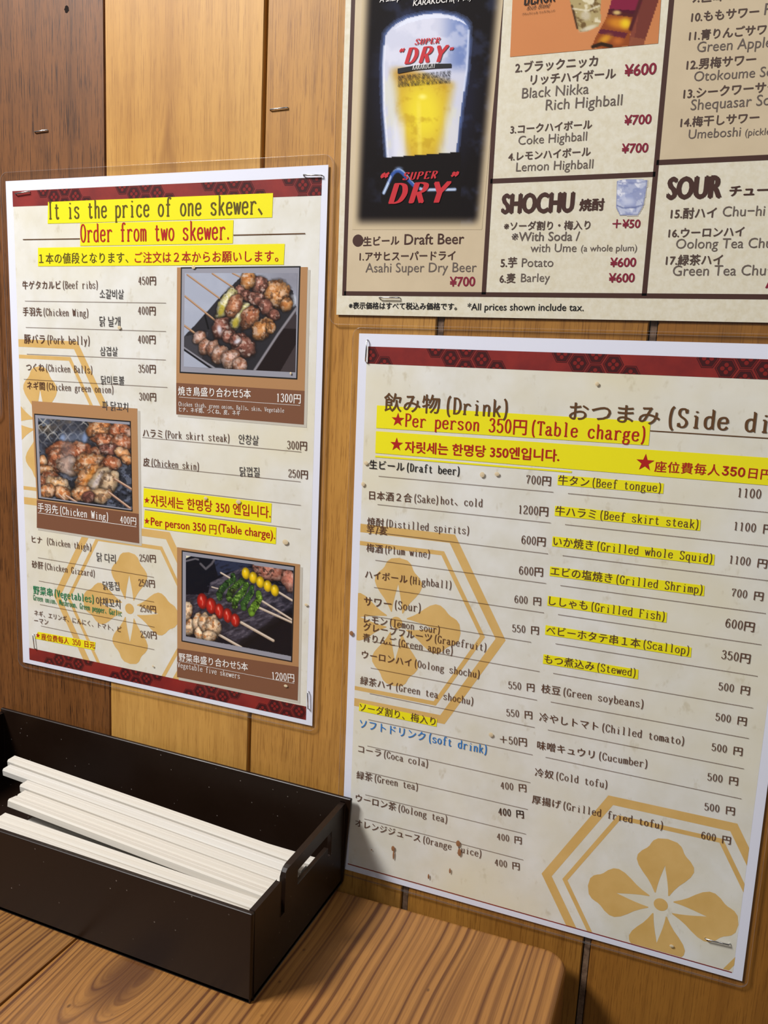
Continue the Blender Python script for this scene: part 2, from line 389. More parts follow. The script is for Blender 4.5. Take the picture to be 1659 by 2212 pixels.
    g['P'] = [st(12,72,0), sf(9,72,3), sf(12,0,6), S([(12,72),(26,72),(38,66),(41,53),(36,40),(25,34),(12,34)])]
    g['Q'] = g['O']+[[(24,14),(42,-8)]]
    g['R'] = [st(12,72,0), sf(9,72,3), sf(12,0), S([(12,72),(26,72),(37,66),(39,54),(34,42),(24,37),(12,37)]), [(24,37),(40,0)], sf(42,0,3)]
    g['S'] = [S([(38,56),(34,69),(25,73),(14,69),(10,56),(15,44),(33,31),(40,18),(35,4),(24,-1),(14,3),(10,15)]), st(38,72,57), st(10,14,0)]
    g['T'] = [st(25,72,0), [(7,72),(43,72)], sf(25,0,8), st(7,72,60), st(43,72,60)]
    g['U'] = [st(11,72,16), S([(11,16),(14,3),(25,-1),(36,4),(39,16)]), st(39,72,16), sf(11,72), sf(39,72)]
    g['V'] = [[(8,72),(25,0)], [(42,72),(25,0)], sf(8,72), sf(42,72)]
    g['W'] = [[(5,72),(14,0)], [(25,62),(14,0)], [(25,62),(36,0)], [(45,72),(36,0)], sf(5,72,4), sf(45,72,4)]
    g['Y'] = [[(8,72),(25,34)], [(42,72),(25,34)], st(25,34,0), sf(8,72), sf(42,72), sf(25,0,7)]
    g['0'] = [arc(25,36,15,37,90,450,18)]
    g['1'] = [st(26,72,0), [(16,62),(26,72)], sf(26,0,9)]
    g['2'] = [S([(10,56),(14,69),(25,73),(36,68),(39,55),(34,41),(18,18),(9,0)]), [(9,0),(41,0)], st(41,12,0)]
    g['3'] = [S([(11,60),(16,70),(25,73),(35,68),(37,56),(32,43),(22,38)]), S([(22,38),(35,34),(40,20),(36,5),(25,-1),(14,2),(9,13)])]
    g['4'] = [st(31,72,0), [(31,72),(7,22)], [(7,22),(43,22)], sf(31,0,7)]
    g['5'] = [[(13,72),(38,72)], [(13,72),(11,38)], S([(11,38),(18,45),(28,46),(37,38),(40,22),(36,6),(25,-1),(14,2),(9,13)])]
    g['6'] = [S([(37,62),(32,72),(24,72),(14,60),(9,34),(11,14),(17,2),(26,-1),(36,5),(40,21),(36,38),(27,45),(17,41),(10,28)])]
    g['7'] = [[(10,72),(40,72)], [(40,72),(24,30),(20,0)], st(10,72,58)]
    g['8'] = [arc(25,54.5,13,18,90,450,14), arc(25,18,16,19,90,450,14)]
    g['9'] = [S([(13,10),(18,0),(27,0),(36,12),(41,38),(39,58),(33,70),(24,73),(14,67),(10,51),(14,34),(24,27),(33,31),(40,44)])]
    g['('] = [S([(40,80),(31,66),(27,32),(31,-2),(40,-16)])]
    g[')'] = [S([(10,80),(19,66),(23,32),(19,-2),(10,-16)])]
    g['.'] = [[(13,6),(13,0)], [(10,3),(16,3)], [(10.5,5),(15.5,5)], [(10.5,1),(15.5,1)]]
    g['/'] = [[(10,-8),(40,76)]]
    g['+'] = [[(8,34),(42,34)], st(25,54,14)]
    g['“'] = [S([(20,72),(12,66),(10,56)]), [(10,60),(14,55)], S([(36,72),(28,66),(26,56)]), [(26,60),(30,55)]]
    g['”'] = [S([(22,72),(22,62),(14,54)]), [(18,72),(23,68)], S([(38,72),(38,62),(30,54)]), [(34,72),(39,68)]]
    g['"'] = g['”']
    return g
SER = G_()
def ribbon(p, thick, thin):
    p = np.array(p, float); n = len(p)
    if n < 2: return [], []
    d = np.diff(p, axis=0); L = np.hypot(d[:, 0], d[:, 1])+1e-9; d /= L[:, None]
    closed = np.hypot(*(p[0]-p[-1])) < 1e-3
    V, Fs = [], []
    for i in range(n):
        if i == 0: t = d[0] if not closed else d[0]+d[-1]
        elif i == n-1: t = d[-1] if not closed else d[0]+d[-1]
        else: t = d[i-1]+d[i]
        t = t/(np.hypot(*t)+1e-9); w = (thin+(thick-thin)*abs(t[1])**1.3)/2; nn = np.array([-t[1], t[0]])*w
        V += [p[i]+nn, p[i]-nn]
    for i in range(n-1): Fs.append((2*i, 2*i+1, 2*i+3, 2*i+2))
    return V, Fs
_sg = {}
def serif_glyph(ch, thick=6.8, thin=3.2):
    k = (ch, thick, thin)
    if k not in _sg:
        ps = []
        for i_, s_ in enumerate(SER[ch]):
            v_, f_ = ribbon(s_, thick, thin)
            if len(v_): ps.append(([(p_[0]/100.0, p_[1]/100.0, i_) for p_ in v_], f_))
        V, Fs = join(ps); _sg[k] = (V, Fs)
    return _sg[k]
def mincho(s, w=1.0, gap=0.0):
    """mixed full-width / half-width setting, one em = 1"""
    x = 0.0; out = []
    for ch in s:
        if ch in SER:
            V, Fs = serif_glyph(ch, 8.2*w, 4.8*w); out.append((V+np.array([x, 0, 0]), Fs)); x += 0.5+gap
        elif ch == ' ': x += 0.5+gap
        elif ch == '　': x += 1.0
        else:
            V, Fs = raw_text(ch)
            if len(V):
                V = V/ADV*0.97
                V, Fs = embolden((V, Fs), 0.009*w, 0.0 if w < 1.2 else 0.006)
                out.append((V+np.array([x, 0.0, 0.0]), Fs))
            x += 1.0+gap
    return join(out)
def logo(s):
    x = 0.0; out = []
    for ch in s:
        V, Fs = serif_glyph(ch, 15.0, 5.0); out.append((V+np.array([x, 0, 0]), Fs)); x += 0.56
    return join(out)
def sans(s, bx=0.0, by=None, font=None, offset=0.0):
    VF = raw_text(s, font, offset)
    if font and len(VF[0]):      # this face has overlapping contours: keep its facets on slightly different levels
        V = []; Fs = []
        for i_, f in enumerate(VF[1]):
            Fs.append(tuple(range(len(V), len(V)+len(f)))); V += [(VF[0][j][0], VF[0][j][1], i_ % 6) for j in f]
        VF = (np.array(V), Fs)
    if bx > 0: VF = embolden(VF, bx, bx*0.8 if by is None else by)
    return VF
STY = {
 'm': lambda s: mincho(s), 'mb': lambda s: mincho(s, 1.35), 'mt': lambda s: mincho(s, 1.3), 'ms': lambda s: mincho(s, 1.2),
 'logo': lambda s: logo(s), 's': lambda s: sans(s), 'sb': lambda s: sans(s, 0.024), 'sm': lambda s: sans(s, 0.010),
 'pb': lambda s: sans(s, 0.022), 'pl': lambda s: sans(s), 'pm': lambda s: sans(s, 0.009),
 'ar': lambda s: sans(s, 0.010), 'arb': lambda s: sans(s, 0.022, None, INTER),
 'hv': lambda s: sans(s, 0.072, 0.034), 'kh': lambda s: sans(s, 0.04, 0.025),
}
# ------------------------------------------------------------------ room shell
SEAMS = [-230, -128, -28, 72, 172, 273, 372.2, 473, 574, 676, 778]
BM = ['dark_board','dark_board','dark_board','honey_a','honey_b','honey_c','honey_d','honey_b','honey_a','honey_c']
wall = Thing('wall_back', (270, 0, -ZT/MM), kind='structure', mesh=None)
V, Fs = box_vf(-230, 778, 3.5, 30, -ZT/MM, 620)
b = np.asarray(V, float)*MM; b[:, 2] += ZT
wall.o.data if False else None
bpy.data.objects.remove(wall.o)
wall = Thing('wall_back', (270, 0, -ZT/MM), kind='structure', mesh=mkmesh('wall_back', b-np.array(W3(270, 0, -ZT/MM)), Fs, M['groove']))
for i in range(len(SEAMS)-1):
    gp = lambda x: 0.25 if x < 100 else (0.9 if x < 200 else 1.9)
    x0 = SEAMS[i]+gp(SEAMS[i]); x1 = SEAMS[i+1]-gp(SEAMS[i+1]); c = 0.7
    prof = [(x0, 3.5), (x0, c), (x0+c*0.8, 0), (x1-c*0.8, 0), (x1, c), (x1, 3.5)]
    V, Fs = prism(prof, lambda a, b, d: (a, b, d), -ZT/MM, 620)
    wall.part('plank', V, Fs, M[BM[i]])
for sx in SEAMS[5:-1]:
    V, Fs = box_vf(sx-1.35, sx+1.5, 1.1, 3.5, -ZT/MM, 620); wall.part('groove_strip', V, Fs, M['groove_strip'])
# small nail holes in the boards
for (hx, hy, r) in ((144, 20, 1.5), (118, 208, 0.0)):
    if r:
        x, z = on_wall(hx, hy); n = 14
        V = [(x+r*math.cos(k*2*math.pi/n)*(1+0.2*math.sin(3*k)), -0.06, z+r*1.3*math.sin(k*2*math.pi/n)) for k in range(n)]+[(x, -0.02, z)]
        wall.part('nail_hole', V, [(k, (k+1) % n, n) for k in range(n)], flat('hole', lin(24,14,8), 0.9))
fl = NT('floor', 0.5, 0.3); fl.col(fl.mix(fl.noise(fl.coord(), 6.0), lin(92,74,58), lin(108,88,70)))
V, Fs = box_vf(-1600, 2000, -2600, 30, -ZT/MM-40, -ZT/MM); solo('floor', V, Fs, fl.m, (200, -1200, -ZT/MM-40), None, None, kind='structure')

# ------------------------------------------------------------------ printed sheets
SD = -1.0    # depth of the printed faces, mm (in front of the boards)
class Sheet:
    def __init__(s, name, o, th, w, h, label, paper, cat='menu'):
        s.o = np.array(o, float); s.th = th; s.c, s.s = math.cos(th), math.sin(th)
        s.w, s.h = w, h
        s.t = Thing(name, (o[0]+w/2, 0, o[1]-h), label, cat)
        V, Fs = prism([(0, 0), (0, -h), (w, -h), (w, 0)], lambda a, b, d: s.P(a, b, d), SD+0.25, SD)
        s.t.part('paper', V, Fs, paper)
    def P(s, u, v, d):
        return (s.o[0]+u*s.c-v*s.s, d, s.o[1]+u*s.s+v*s.c)
    def loc(s, c, p):
        x, z = on_wall(*px(c, p), SD); x -= s.o[0]; z -= s.o[1]
        return (x*s.c+z*s.s, -x*s.s+z*s.c)
    def poly(s, name, pts, lay, mat, **k):
        """flat print; pts in sheet mm"""
        V = [s.P(u, v, SD-lay*0.03) for u, v in pts]
        return s.t.part(name, V, [tuple(range(len(V)))], mat, **k)
    def quad(s, name, c, pts, lay, mat, **k):
        return s.poly(name, [s.loc(c, p) for p in pts], lay, mat, **k)
    def quads(s, name, polys, lay, mat, **k):
        V, Fs = [], []
        for p in polys:
            Fs.append(tuple(range(len(V), len(V)+len(p)))); V += [s.P(u, v, SD-lay*0.03) for u, v in p]
        if V: return s.t.part(name, V, Fs, mat, **k)
    def rule(s, c, a, b, w=0.35, mat='brown_ink', dash=0.62, lay=8, name='rule'):
        a, b = np.array(s.loc(c, a)), np.array(s.loc(c, b)); L = np.hypot(*(b-a)); d = (b-a)/L; n = np.array([-d[1], d[0]])*w/2
        ps = []
        if not dash: ps = [[a-n, b-n, b+n, a+n]]
        else:
            k = 0.0
            while k < L:
                p, q = a+d*k, a+d*min(k+dash*0.62, L); ps.append([p-n, q-n, q+n, p+n]); k += dash
        s.quads(name, ps, lay, M[mat] if isinstance(mat, str) else mat)
    def text(s, txt, c, a, b, sty='m', ink='brown_ink', k=1.0, shear=0.0, lay=10, name='lettering', up=0.0):
        V, Fs = STY[sty](txt)
        if not len(V): return
        V = V.copy(); 
        if shear: V[:, 0] += V[:, 1]*shear
        a, b = np.array(s.loc(c, a)), np.array(s.loc(c, b)); L = np.hypot(*(b-a)); d = (b-a)/L; n = np.array([-d[1], d[0]])
        x0, x1 = V[:, 0].min(), V[:, 0].max(); sx = L/(x1-x0)
        U = a+np.outer((V[:, 0]-x0)*sx, d)+np.outer((V[:, 1]+up)*sx*k, n)
        W_ = [s.P(u, v, SD-lay*0.03-z_*0.003) for (u, v), z_ in zip(U, V[:, 2])]
        return s.t.part(name, W_, Fs, M[ink] if isinstance(ink, str) else ink)
    def film(s, m, r=5.0, lift=0.7, corners=None):
        """clear laminating pouch: one sheet of film over the paper with a welded rim"""
        x0, x1, y0, y1 = -m[0], s.w+m[1], -s.h-m[2], m[3]
        def rr(x0, x1, y0, y1, r):
            return (arc(x1-r, y1-r, r, r, 90, 0, 6)+arc(x1-r, y0+r, r, r, 0, -90, 6)+arc(x0+r, y0+r, r, r, -90, -180, 6)+arc(x0+r, y1-r, r, r, 180, 90, 6))
        P_ = rr(x0, x1, y0, y1, r); Q_ = rr(x0+0.35, x1-0.35, y0+0.35, y1-0.35, r)
        f = [s.P(u, v, SD-lift) for u, v in Q_]
        s.t.part('laminate_film', f, [tuple(range(len(f)))], M['film'], label='clear glossy film')
        n = len(P_); V = [s.P(u, v, SD-lift) for u, v in Q_]+[s.P(u, v, -0.15) for u, v in P_]+[s.P(u, v, SD-lift-0.12) for u, v in [((a[0]+b[0])/2, (a[1]+b[1])/2) for a, b in zip(P_, Q_)]]
        Fs = []
        for i in range(n):
            j = (i+1) % n; Fs += [(i, j, 2*n+j, 2*n+i), (2*n+i, 2*n+j, n+j, n+i)]
        s.t.part('laminate_rim', V, Fs, M['film_edge'], smooth=True, label='raised clear edge of the film')

def clip(poly, x0, x1, y0, y1):
    for ax, lim, sg in ((0, x0, 1), (0, x1, -1), (1, y0, 1), (1, y1, -1)):
        out = []
        for i in range(len(poly)):
            a, b = poly[i-1], poly[i]; ia, ib = sg*(a[ax]-lim) >= 0, sg*(b[ax]-lim) >= 0
            if ia != ib:
                t = (lim-a[ax])/(b[ax]-a[ax]); out.append((a[0]+t*(b[0]-a[0]), a[1]+t*(b[1]-a[1])))
            if ib: out.append(b)
        poly = out
        if not poly: return []
    return poly
def hexpts(cx, cy, r, rot=0): return [(cx+r*math.cos(math.radians(60*k+rot)), cy+r*math.sin(math.radians(60*k+rot))) for k in range(6)]
def hexring(cx, cy, r0, r1, box_, rot=0):
    a, b = hexpts(cx, cy, r0, rot), hexpts(cx, cy, r1, rot)
    return [q for q in (clip([a[i], a[(i+1) % 6], b[(i+1) % 6], b[i]], *box_) for i in range(6)) if q]
def petal(cx, cy, ang, sc_=1.0):
    """heart-lobed petal with a long notch of bare paper up its middle; returns two halves (strips)"""
    # outline of the half petal, measured along the petal axis: (distance, half width), and the notch
    out = [(5.6, 3.4), (9, 5.2), (12, 7.2), (15, 9.8), (18, 12.0), (21, 13.2), (23.5, 12.9), (26, 11.2), (28, 9.0), (29.5, 7.9), (31, 7.3), (32.6, 6.4), (34.2, 4.4), (35.0, 0.0)]
    def notch(d): return 2.9*(1-((d-5.0)/15.5)**1.5) if 5.0 <= d < 20.5 else 0.0
    ca, sa = math.cos(math.radians(ang)), math.sin(math.radians(ang)); polys = []
    for sg in (1, -1):
        for i in range(len(out)-1):
            (d0, w0), (d1, w1) = out[i], out[i+1]; n0, n1 = min(notch(d0), w0), min(notch(d1), w1)
            skew = 0.0
            q = [(d0, n0*sg), (d1, n1*sg), (d1, w1*sg), (d0, w0*sg)]
            polys.append([(cx+sc_*(a*ca-b*sa), cy+sc_*(a*sa+b*ca)) for a, b in q])
    return polys
def crest(sh, cx, cy, box_, lay=2):
    for r0, r1 in ((58.4, 53.2), (47.8, 45.2)): 
        a, b = hexpts(cx, cy, r0), hexpts(cx, cy, r1); segs = [clip([a[i], a[(i+1) % 6], b[(i+1) % 6], b[i]], *box_) for i in range(6)]
        cut = [min(p[0] for p in (a[i], a[(i+1) % 6])) < box_[0] or max(p[0] for p in (a[i], a[(i+1) % 6])) > box_[1] or min(p[1] for p in (a[i], a[(i+1) % 6])) < box_[2] or max(p[1] for p in (a[i], a[(i+1) % 6])) > box_[3] for i in range(6)]
        inb = lambda p: box_[0] <= p[0] <= box_[1] and box_[2] <= p[1] <= box_[3]
        k0 = next((i for i in range(6) if not inb(a[i])), 0); run = []
        for j in range(7):                       # one part per unbroken run of sides; a corner off the sheet breaks the run
            i = (k0+j) % 6
            if run and (j == 6 or not inb(a[i])): sh.quads('hexagon_print', run, lay, M['ochre']); run = []
            if j < 6 and segs[i]: run.append(segs[i])

    pp = []
    for a in (90, 180, 0, 270):
        for q in petal(cx, cy, a):
            q = clip(q, *box_)
            if len(q) > 2: pp.append(q)
    c = clip([(cx+3.3*math.cos(k*math.pi/10), cy+3.3*math.sin(k*math.pi/10)) for k in range(20)], *box_)
    if c: pp.append(c)
    sh.quads('flower_print', pp, lay+0.4, M['ochre'])
def band(sh, x0, x1, y0, y1, starts, flip=1, lay=3):
    sh.poly('red_band', [(x0, y0), (x1, y0), (x1, y1), (x0, y1)], lay, M['band_red'])
    bx = (x0, x1, y0, y1)
    for s0, sy in starts:
        dk, fw = [], []
        for (dx, dy) in ((0, 0), (15.6, 0), (7.8, -4.4*flip), (23.4, -4.4*flip), (-7.8, 4.0*flip), (7.8, 4.2*flip), (0, -8.6*flip)):
            cx, cy = s0+dx, sy+dy
            q = clip(hexpts(cx, cy, 4.7), *bx)
            if q: dk.append(q)
            for a in (0, 90, 180, 270):
                el = [(cx+math.cos(math.radians(a))*1.55+0.95*math.cos(t)*1.0, cy+math.sin(math.radians(a))*1.55+0.95*math.sin(t)) for t in [k*math.pi/4 for k in range(8)]]
                q = clip(el, *bx)
                if q: fw.append(q)
            for q in hexring(cx, cy, 4.3, 4.0, bx): fw.append(q)
        sh.quads('band_pattern', dk, lay+0.5, M['band_dark']); sh.quads('band_florets', fw, lay+1.0, M['band_flower'])
def star(sh, c, p, r, mat='red_ink'):
    u, v = sh.loc(c, p); pts = [(u+(r if k % 2 == 0 else r*0.39)*math.sin(k*math.pi/5), v+(r if k % 2 == 0 else r*0.39)*math.cos(k*math.pi/5)) for k in range(10)]
    sh.quads('star', [[(u, v), pts[k-1], pts[k]] for k in range(10)], 10, M[mat])
def stain(sh, c, p, w, h, mat, droop=0.0):
    u, v = sh.loc(c, p); V = []; n = 12
    for ring, (rr_, d) in enumerate(((1.0, 0.71), (0.6, 0.80), (0.0, 0.83))):
        for k in range(n if rr_ else 1):
            a = 2*math.pi*k/n; x = w/2*rr_*math.cos(a)*(1-droop*0.5*(1-math.sin(a))*0.8); y = h/2*rr_*math.sin(a)
            V.append(sh.P(u+x, v+y, SD-d))
    Fs = [(k, (k+1) % n, n+(k+1) % n, n+k) for k in range(n)]+[(n+k, n+(k+1) % n, 2*n) for k in range(n)]
    return sh.t.part('stain', V, Fs, mat, smooth=True, label='dried brown splash')
ST1 = flat('stain_tan', lin(208,190,156), 0.35); ST2 = flat('stain_brown', lin(146,104,72), 0.3)

# ================================================================== skewer menu (left)
L = Sheet('laminated_menu', (0, 0), 0.0095, 210, 297, 'laminated skewer menu in English and Japanese with three grilled food photos', M['white_paper'])
L.poly('cream_background', [(5.2, -5.6), (206.4, -5.6), (206.0, -294.2), (5.8, -294.2)], 1, M['cream'])
LB = (5.6, 206.0, -294.0, -6.0)
la = L.loc('B', (645, 818)); crest(L, la[0], la[1], LB)
lb = (la[0]-64.3, la[1]+106.5); crest(L, lb[0], lb[1], LB)
band(L, 5.0, 206.6, -14.4, -5.7, [(36, -10), (92, -10), (148, -10), (196, -9)])
band(L, 5.6, 206.0, -294.2, -286.2, [(30, -290), (82, -290), (136, -291), (186, -290)], -1)
for hq, c in (([(240,222),(1360,178),(1355,299),(238,330)],'A'), ([(400,328),(1163,312),(1159,428),(400,441)],'A'), ([(190,450),(1418,430),(1413,534),(190,542)],'A'),
              ([(716,217),(1353,293),(1349,388),(714,310)],'B'), ([(720,327),(1376,412),(1373,496),(716,411)],'B'), ([(190,932),(476,984),(472,1024),(174,966)],'B')):
    L.quad('yellow_highlight', c, hq, 6, M['yellow'])
L.text('It is the price of one skewer、', 'A', (247,306), (1308,280), 'mt', 'olive_ink', 1.32)
L.text('Order from two skewer.', 'A', (402,420), (1140,407), 'mt', 'red_ink', 1.38)
L.text('１本の値段となります、', 'A', (196,528), (640,524), 'mt', 'olive_ink', 1.05, up=0.05)
L.text('ご注文は２本からお願いします。', 'A', (672,524), (1386,518), 'mt', 'red_ink', 1.02, up=0.05)
L.rule('A', (115,409), (400,405), 0.5, 'title_ink', 0); L.rule('A', (1162,387), (1520,379), 0.5, 'title_ink', 0)
def items(sh, c, rows, k=1.0, sty='m', ink='brown_ink', up=0.06):
    for t, a, b in rows: sh.text(t, c, a, b, sty, ink, k, up=up)
items(L, 'A', [('牛ゲタカルビ(Beef ribs)',(113,656),(487,655)), ('手羽先(Chicken Wing)',(115,787),(440,795)), ('豚バラ(Pork belly)',(122,925),(447,935)),
  ('つくね(Chicken Balls)',(132,1062),(460,1077)), ('ネギ間(Chicken green onion)',(136,1153),(565,1176)), ('ハラミ(Pork skirt steak)',(712,1390),(1142,1419)),
  ('450円',(690,635),(777,635)), ('400円',(688,783),(775,785)), ('400円',(688,926),(775,928)), ('350円',(690,1072),(776,1074)), ('300円',(694,1210),(778,1213)), ('300円',(1430,1452),(1528,1458))], 1.12)
items(L, 'B', [('皮(Chicken skin)',(714,105),(990,130)), ('250円',(1436,164),(1532,172)), ('ヒナ (Chicken thigh)',(160,488),(455,530)), ('250円',(697,583),(777,587)),
  ('砂肝(Chicken Gizzard)',(160,612),(472,660)), ('250円',(692,706),(772,712)), ('250円',(699,833),(778,840)), ('250円',(702,962),(781,968)),
  ('ネギ、エリンギ、にんにく、トマト、ピ',(172,850),(605,935)), ('ーマン',(172,890),(243,898))], 1.12)
items(L, 'B', [('野菜串(Vegetables)',(167,742),(468,790))], 1.12, 'mb', 'green_ink')
items(L, 'B', [('Green onion、Mushroom、Green pepper、Garlic',(167,775),(607,857))], 1.5, 'mb', 'green_ink')
items(L, 'A', [('소갈비살',(497,702),(617,704)), ('닭 날개',(497,840),(600,843)), ('삼겹살',(500,986),(587,988)), ('닭미트볼',(505,1130),(620,1133)), ('파 닭꼬치',(510,1256),(638,1267)), ('안창살',(1188,1424),(1288,1432))], 1.25, 's', 'grey_ink')
items(L, 'B', [('닭껍질',(1195,158),(1293,162)), ('닭 다리',(483,580),(577,592)), ('닭똥집',(515,722),(596,727)), ('야채꼬치',(480,800),(600,818))], 1.25, 's', 'grey_ink')
for c, a, b in (('A',(126,715),(828,725)), ('A',(130,846),(826,866)), ('A',(135,979),(826,1008)), ('A',(120,1104),(835,1145)), ('A',(710,1393),(1500,1466)),
                ('B',(715,106),(1498,186)), ('B',(717,212),(1498,303)), ('B',(722,323),(1498,422)), ('B',(190,563),(767,661)), ('B',(195,679),(768,784)), ('B',(200,796),(770,909)), ('B',(205,903),(770,1021))):
    L.rule(c, a, b)
star(L, 'B', (732,278), 2.1); L.text('자릿세는 한명당 350 엔입니다.', 'B', (752,305), (1348,368), 'sm', 'red_ink', 1.15, up=0.08)
star(L, 'B', (732,381), 2.1); L.text('Per person 350', 'B', (752,401), (1026,435), 'ar', 'red_ink', 1.1); L.text('円', 'B', (1043,442), (1078,446), 's', 'red_ink', 1.1, up=0.05); L.text('(Table charge).', 'B', (1088,444), (1370,482), 'ar', 'red_ink', 1.1, up=0.2)
star(L, 'B', (190,950), 1.9); L.text('座位费每人 350 日元', 'B', (208,970), (474,1016), 'mb', 'red_ink', 1.05, up=0.06)
# framed food photos: panel, caption strip, black frame, grey mat; the photo itself comes further down
def panel(sh, c, tan, brown, frame, shadow):
    sh.quad('panel_shadow', c, shadow, 4, M['print_shadow'])
    sh.quad('panel', c, tan, 5, M['tan_print']); sh.quad('caption_strip', c, brown, 5.5, M['brown_print'])
    lo = [np.array(sh.loc(c, p)) for p in frame]; ctr = sum(lo)/4
    sh.poly('frame_line', [tuple(p) for p in lo], 6.5, M['black_ink'])
    sh.poly('photo_mat', [tuple(p+(np.sign(ctr-p))*0.75) for p in lo], 7, M['frame_grey'])
panel(L, 'A', [(882,548),(1532,546),(1517,1162),(878,1122)], [(878,1122),(1517,1162),(1513,1330),(878,1278)], [(901,547),(1497,541),(1481,1106),(895,1073)], [(890,560),(1545,560),(1527,1345),(885,1290)])
panel(L, 'A', [(158,1212),(684,1250),(692,1774),(184,1706)], [(184,1706),(692,1774),(694,1921),(184,1843)], [(171,1275),(652,1312),(661,1763),(190,1700)], [(168,1225),(697,1262),(706,1934),(190,1855)])
panel(L, 'B', [(882,511),(1494,597),(1487,1107),(883,1015)], [(883,1015),(1487,1107),(1482,1275),(882,1157)], [(905,526),(1469,605),(1455,1084),(904,980)], [(890,525),(1507,612),(1494,1290),(890,1172)])
items(L, 'A', [('焼き鳥盛り合わせ5本',(888,1183),(1250,1199))], 1.12, 'mt', 'white_ink'); items(L, 'A', [('1300円',(1380,1218),(1498,1225))], 1.12, 'mt', 'white_ink')
items(L, 'A', [('Chicken thigh、green onion、Balls、skin、Vegetable',(890,1238),(1415,1272)), ('ヒナ、ネギ間、つくね、皮、ネギ',(893,1265),(1197,1285))], 1.15, 'm', 'white_ink')
items(L, 'B', [('手羽先(Chicken Wing)',(190,332),(540,382)), ('400円',(600,392),(680,402)), ('野菜串盛り合わせ5本',(892,1075),(1236,1127)), ('1200円',(1357,1170),(1467,1183))], 1.12, 'mt', 'white_ink')
items(L, 'B', [('Vegetable five skewers',(886,1110),(1195,1168))], 1.15, 'm', 'white_ink')
L.rule('A', (893,1193), (1495,1235), 0.3, 'white_ink', 0.55); L.rule('B', (190,340), (680,410), 0.3, 'white_ink', 0); L.rule('B', (897,1079), (1467,1190), 0.3, 'white_ink', 0.55)
for c, p, w, h in (('B',(1190,285),4,3), ('B',(1027,267),3,2.4), ('B',(1423,485),4.4,3.6), ('A',(597,848),3,2.6), ('A',(967,547),3,2.4), ('B',(1527,797),2.6,2), ('B',(765,1102),1.6,1.6), ('B',(1425,1200),3,2), ('A',(1450,1075),1.4,1.8)):
    stain(L, c, p, w*0.8, h*0.8, ST1)
L.film((3.4, 2.9, 3.2, 5.0), 5.0)

# ================================================================== drinks and side dish menu (right)
R = Sheet('laminated_menu', (230.73, -79.17), 0.01277, 210.2, 297.3, 'laminated drinks and side dishes menu with yellow highlighted lines, lower right of the wall', M['white_paper'])
R.poly('cream_background', [(4.6, -6.4), (206.0, -6.4), (205.8, -294.2), (4.2, -294.2)], 1, M['cream'])
RB = (4.4, 205.9, -293.6, -6.6)
ra = R.loc('K', (920, 810)); crest(R, ra[0], ra[1], RB)
rb = R.loc('H', (372, 400)); crest(R, rb[0], rb[1], RB)
band(R, 5.2, 206.2, -14.8, -6.3, [(R.loc('F',(745,215))[0], -10.6), (R.loc('G',(355,240))[0], -10.8), (R.loc('G',(1375,270))[0], -10.8), (-9, -10.6)])
L_ = R.loc('J',(105,523)); R.rule('J', (105,523), (2745,1270-0), 0.0, 'band_red', 0) if False else None
R.quads('red_line', [[(3.9, -293.1), (205.3, -293.9), (205.3, -294.4), (3.9, -293.7)]], 4, M['band_red'])
for c, q in (('F',[(238,560),(2123,672),(2109,836),(232,716)]), ('F',[(231,738),(3060,930),(3060,1122),(226,888)]), ('F',[(226,905),(1581,1013),(1578,1025),(226,917)]),
             ('H',[(118,950),(652,1063),(648,1115),(112,1005)]),
             ('G',[(212,1040),(941,1098),(936,1168),(208,1108)]), ('G',[(192,1252),(1195,1350),(1190,1424),(188,1320)]), ('G',[(175,1462),(1292,1588),(1286,1662),(170,1530)]),
             ('I',[(158,10),(1222,143),(1217,215),(153,75)]), ('I',[(143,213),(963,328),(958,398),(138,280)]), ('I',[(127,415),(1132,570),(1127,637),(122,480)]), ('I',[(112,615),(766,722),(762,788),(107,680)])):
    R.poly('yellow_highlight', clip([R.loc(c, p) for p in q][::1], 0, 205.9, -297, 0), 6, M['yellow'])
R.text('飲み物', 'F', (285,600), (670,618), 'mt', 'title_ink', 1.02, up=0.07); R.text('(Drink)', 'F', (716,614), (1135,640), 'mt', 'title_ink', 1.06)
R.text('おつまみ', 'G', (285,658), (910,694), 'mt', 'title_ink', 0.92, up=0.05); R.text('(Side dish)', 'G', (970,702), (1935,764), 'mt', 'title_ink', 0.98)
R.rule('G', (845,735), (1880,801), 0.45, 'title_ink', 0, lay=7)
star(R, 'F', (382,660), 3.6); R.text('Per person 350円(Table charge)', 'F', (432,703), (2082,808), 'mt', 'red_ink', 1.08)
star(R, 'F', (373,830), 3.6); R.text('자릿세는 한명당 350엔입니다.', 'F', (428,884), (1493,949), 'sb', 'red_ink', 1.0, up=0.08)
star(R, 'G', (812,955), 4.1); R.text('座位費毎人', 'G', (874,1018), (1325,1046), 'mb', 'red_ink', 1.0, up=0.08)
R.text('350', 'G', (1338,1038), (1497,1052), 'arb', 'red_ink', 1.05); R.text('日円', 'G', (1520,1062), (1680,1076), 'mb', 'red_ink', 1.0, up=0.08)
items(R, 'F', [('生ビール(Draft beer)',(184,995),(805,1044))], 1.06, 'mt', 'black_ink')
items(R, 'F', [('700円',(1265,1101),(1434,1114)), ('日本酒２合(Sake)hot、cold',(184,1207),(963,1263)), ('1200円',(1215,1307),(1415,1324)), ('焼酎(Distilled spirits)',(170,1388),(870,1452)),
  ('芋/麦',(168,1445),(308,1453)), ('600円',(1232,1514),(1397,1531)), ('梅酒(Plum wine)',(165,1567),(600,1613))], 1.06)
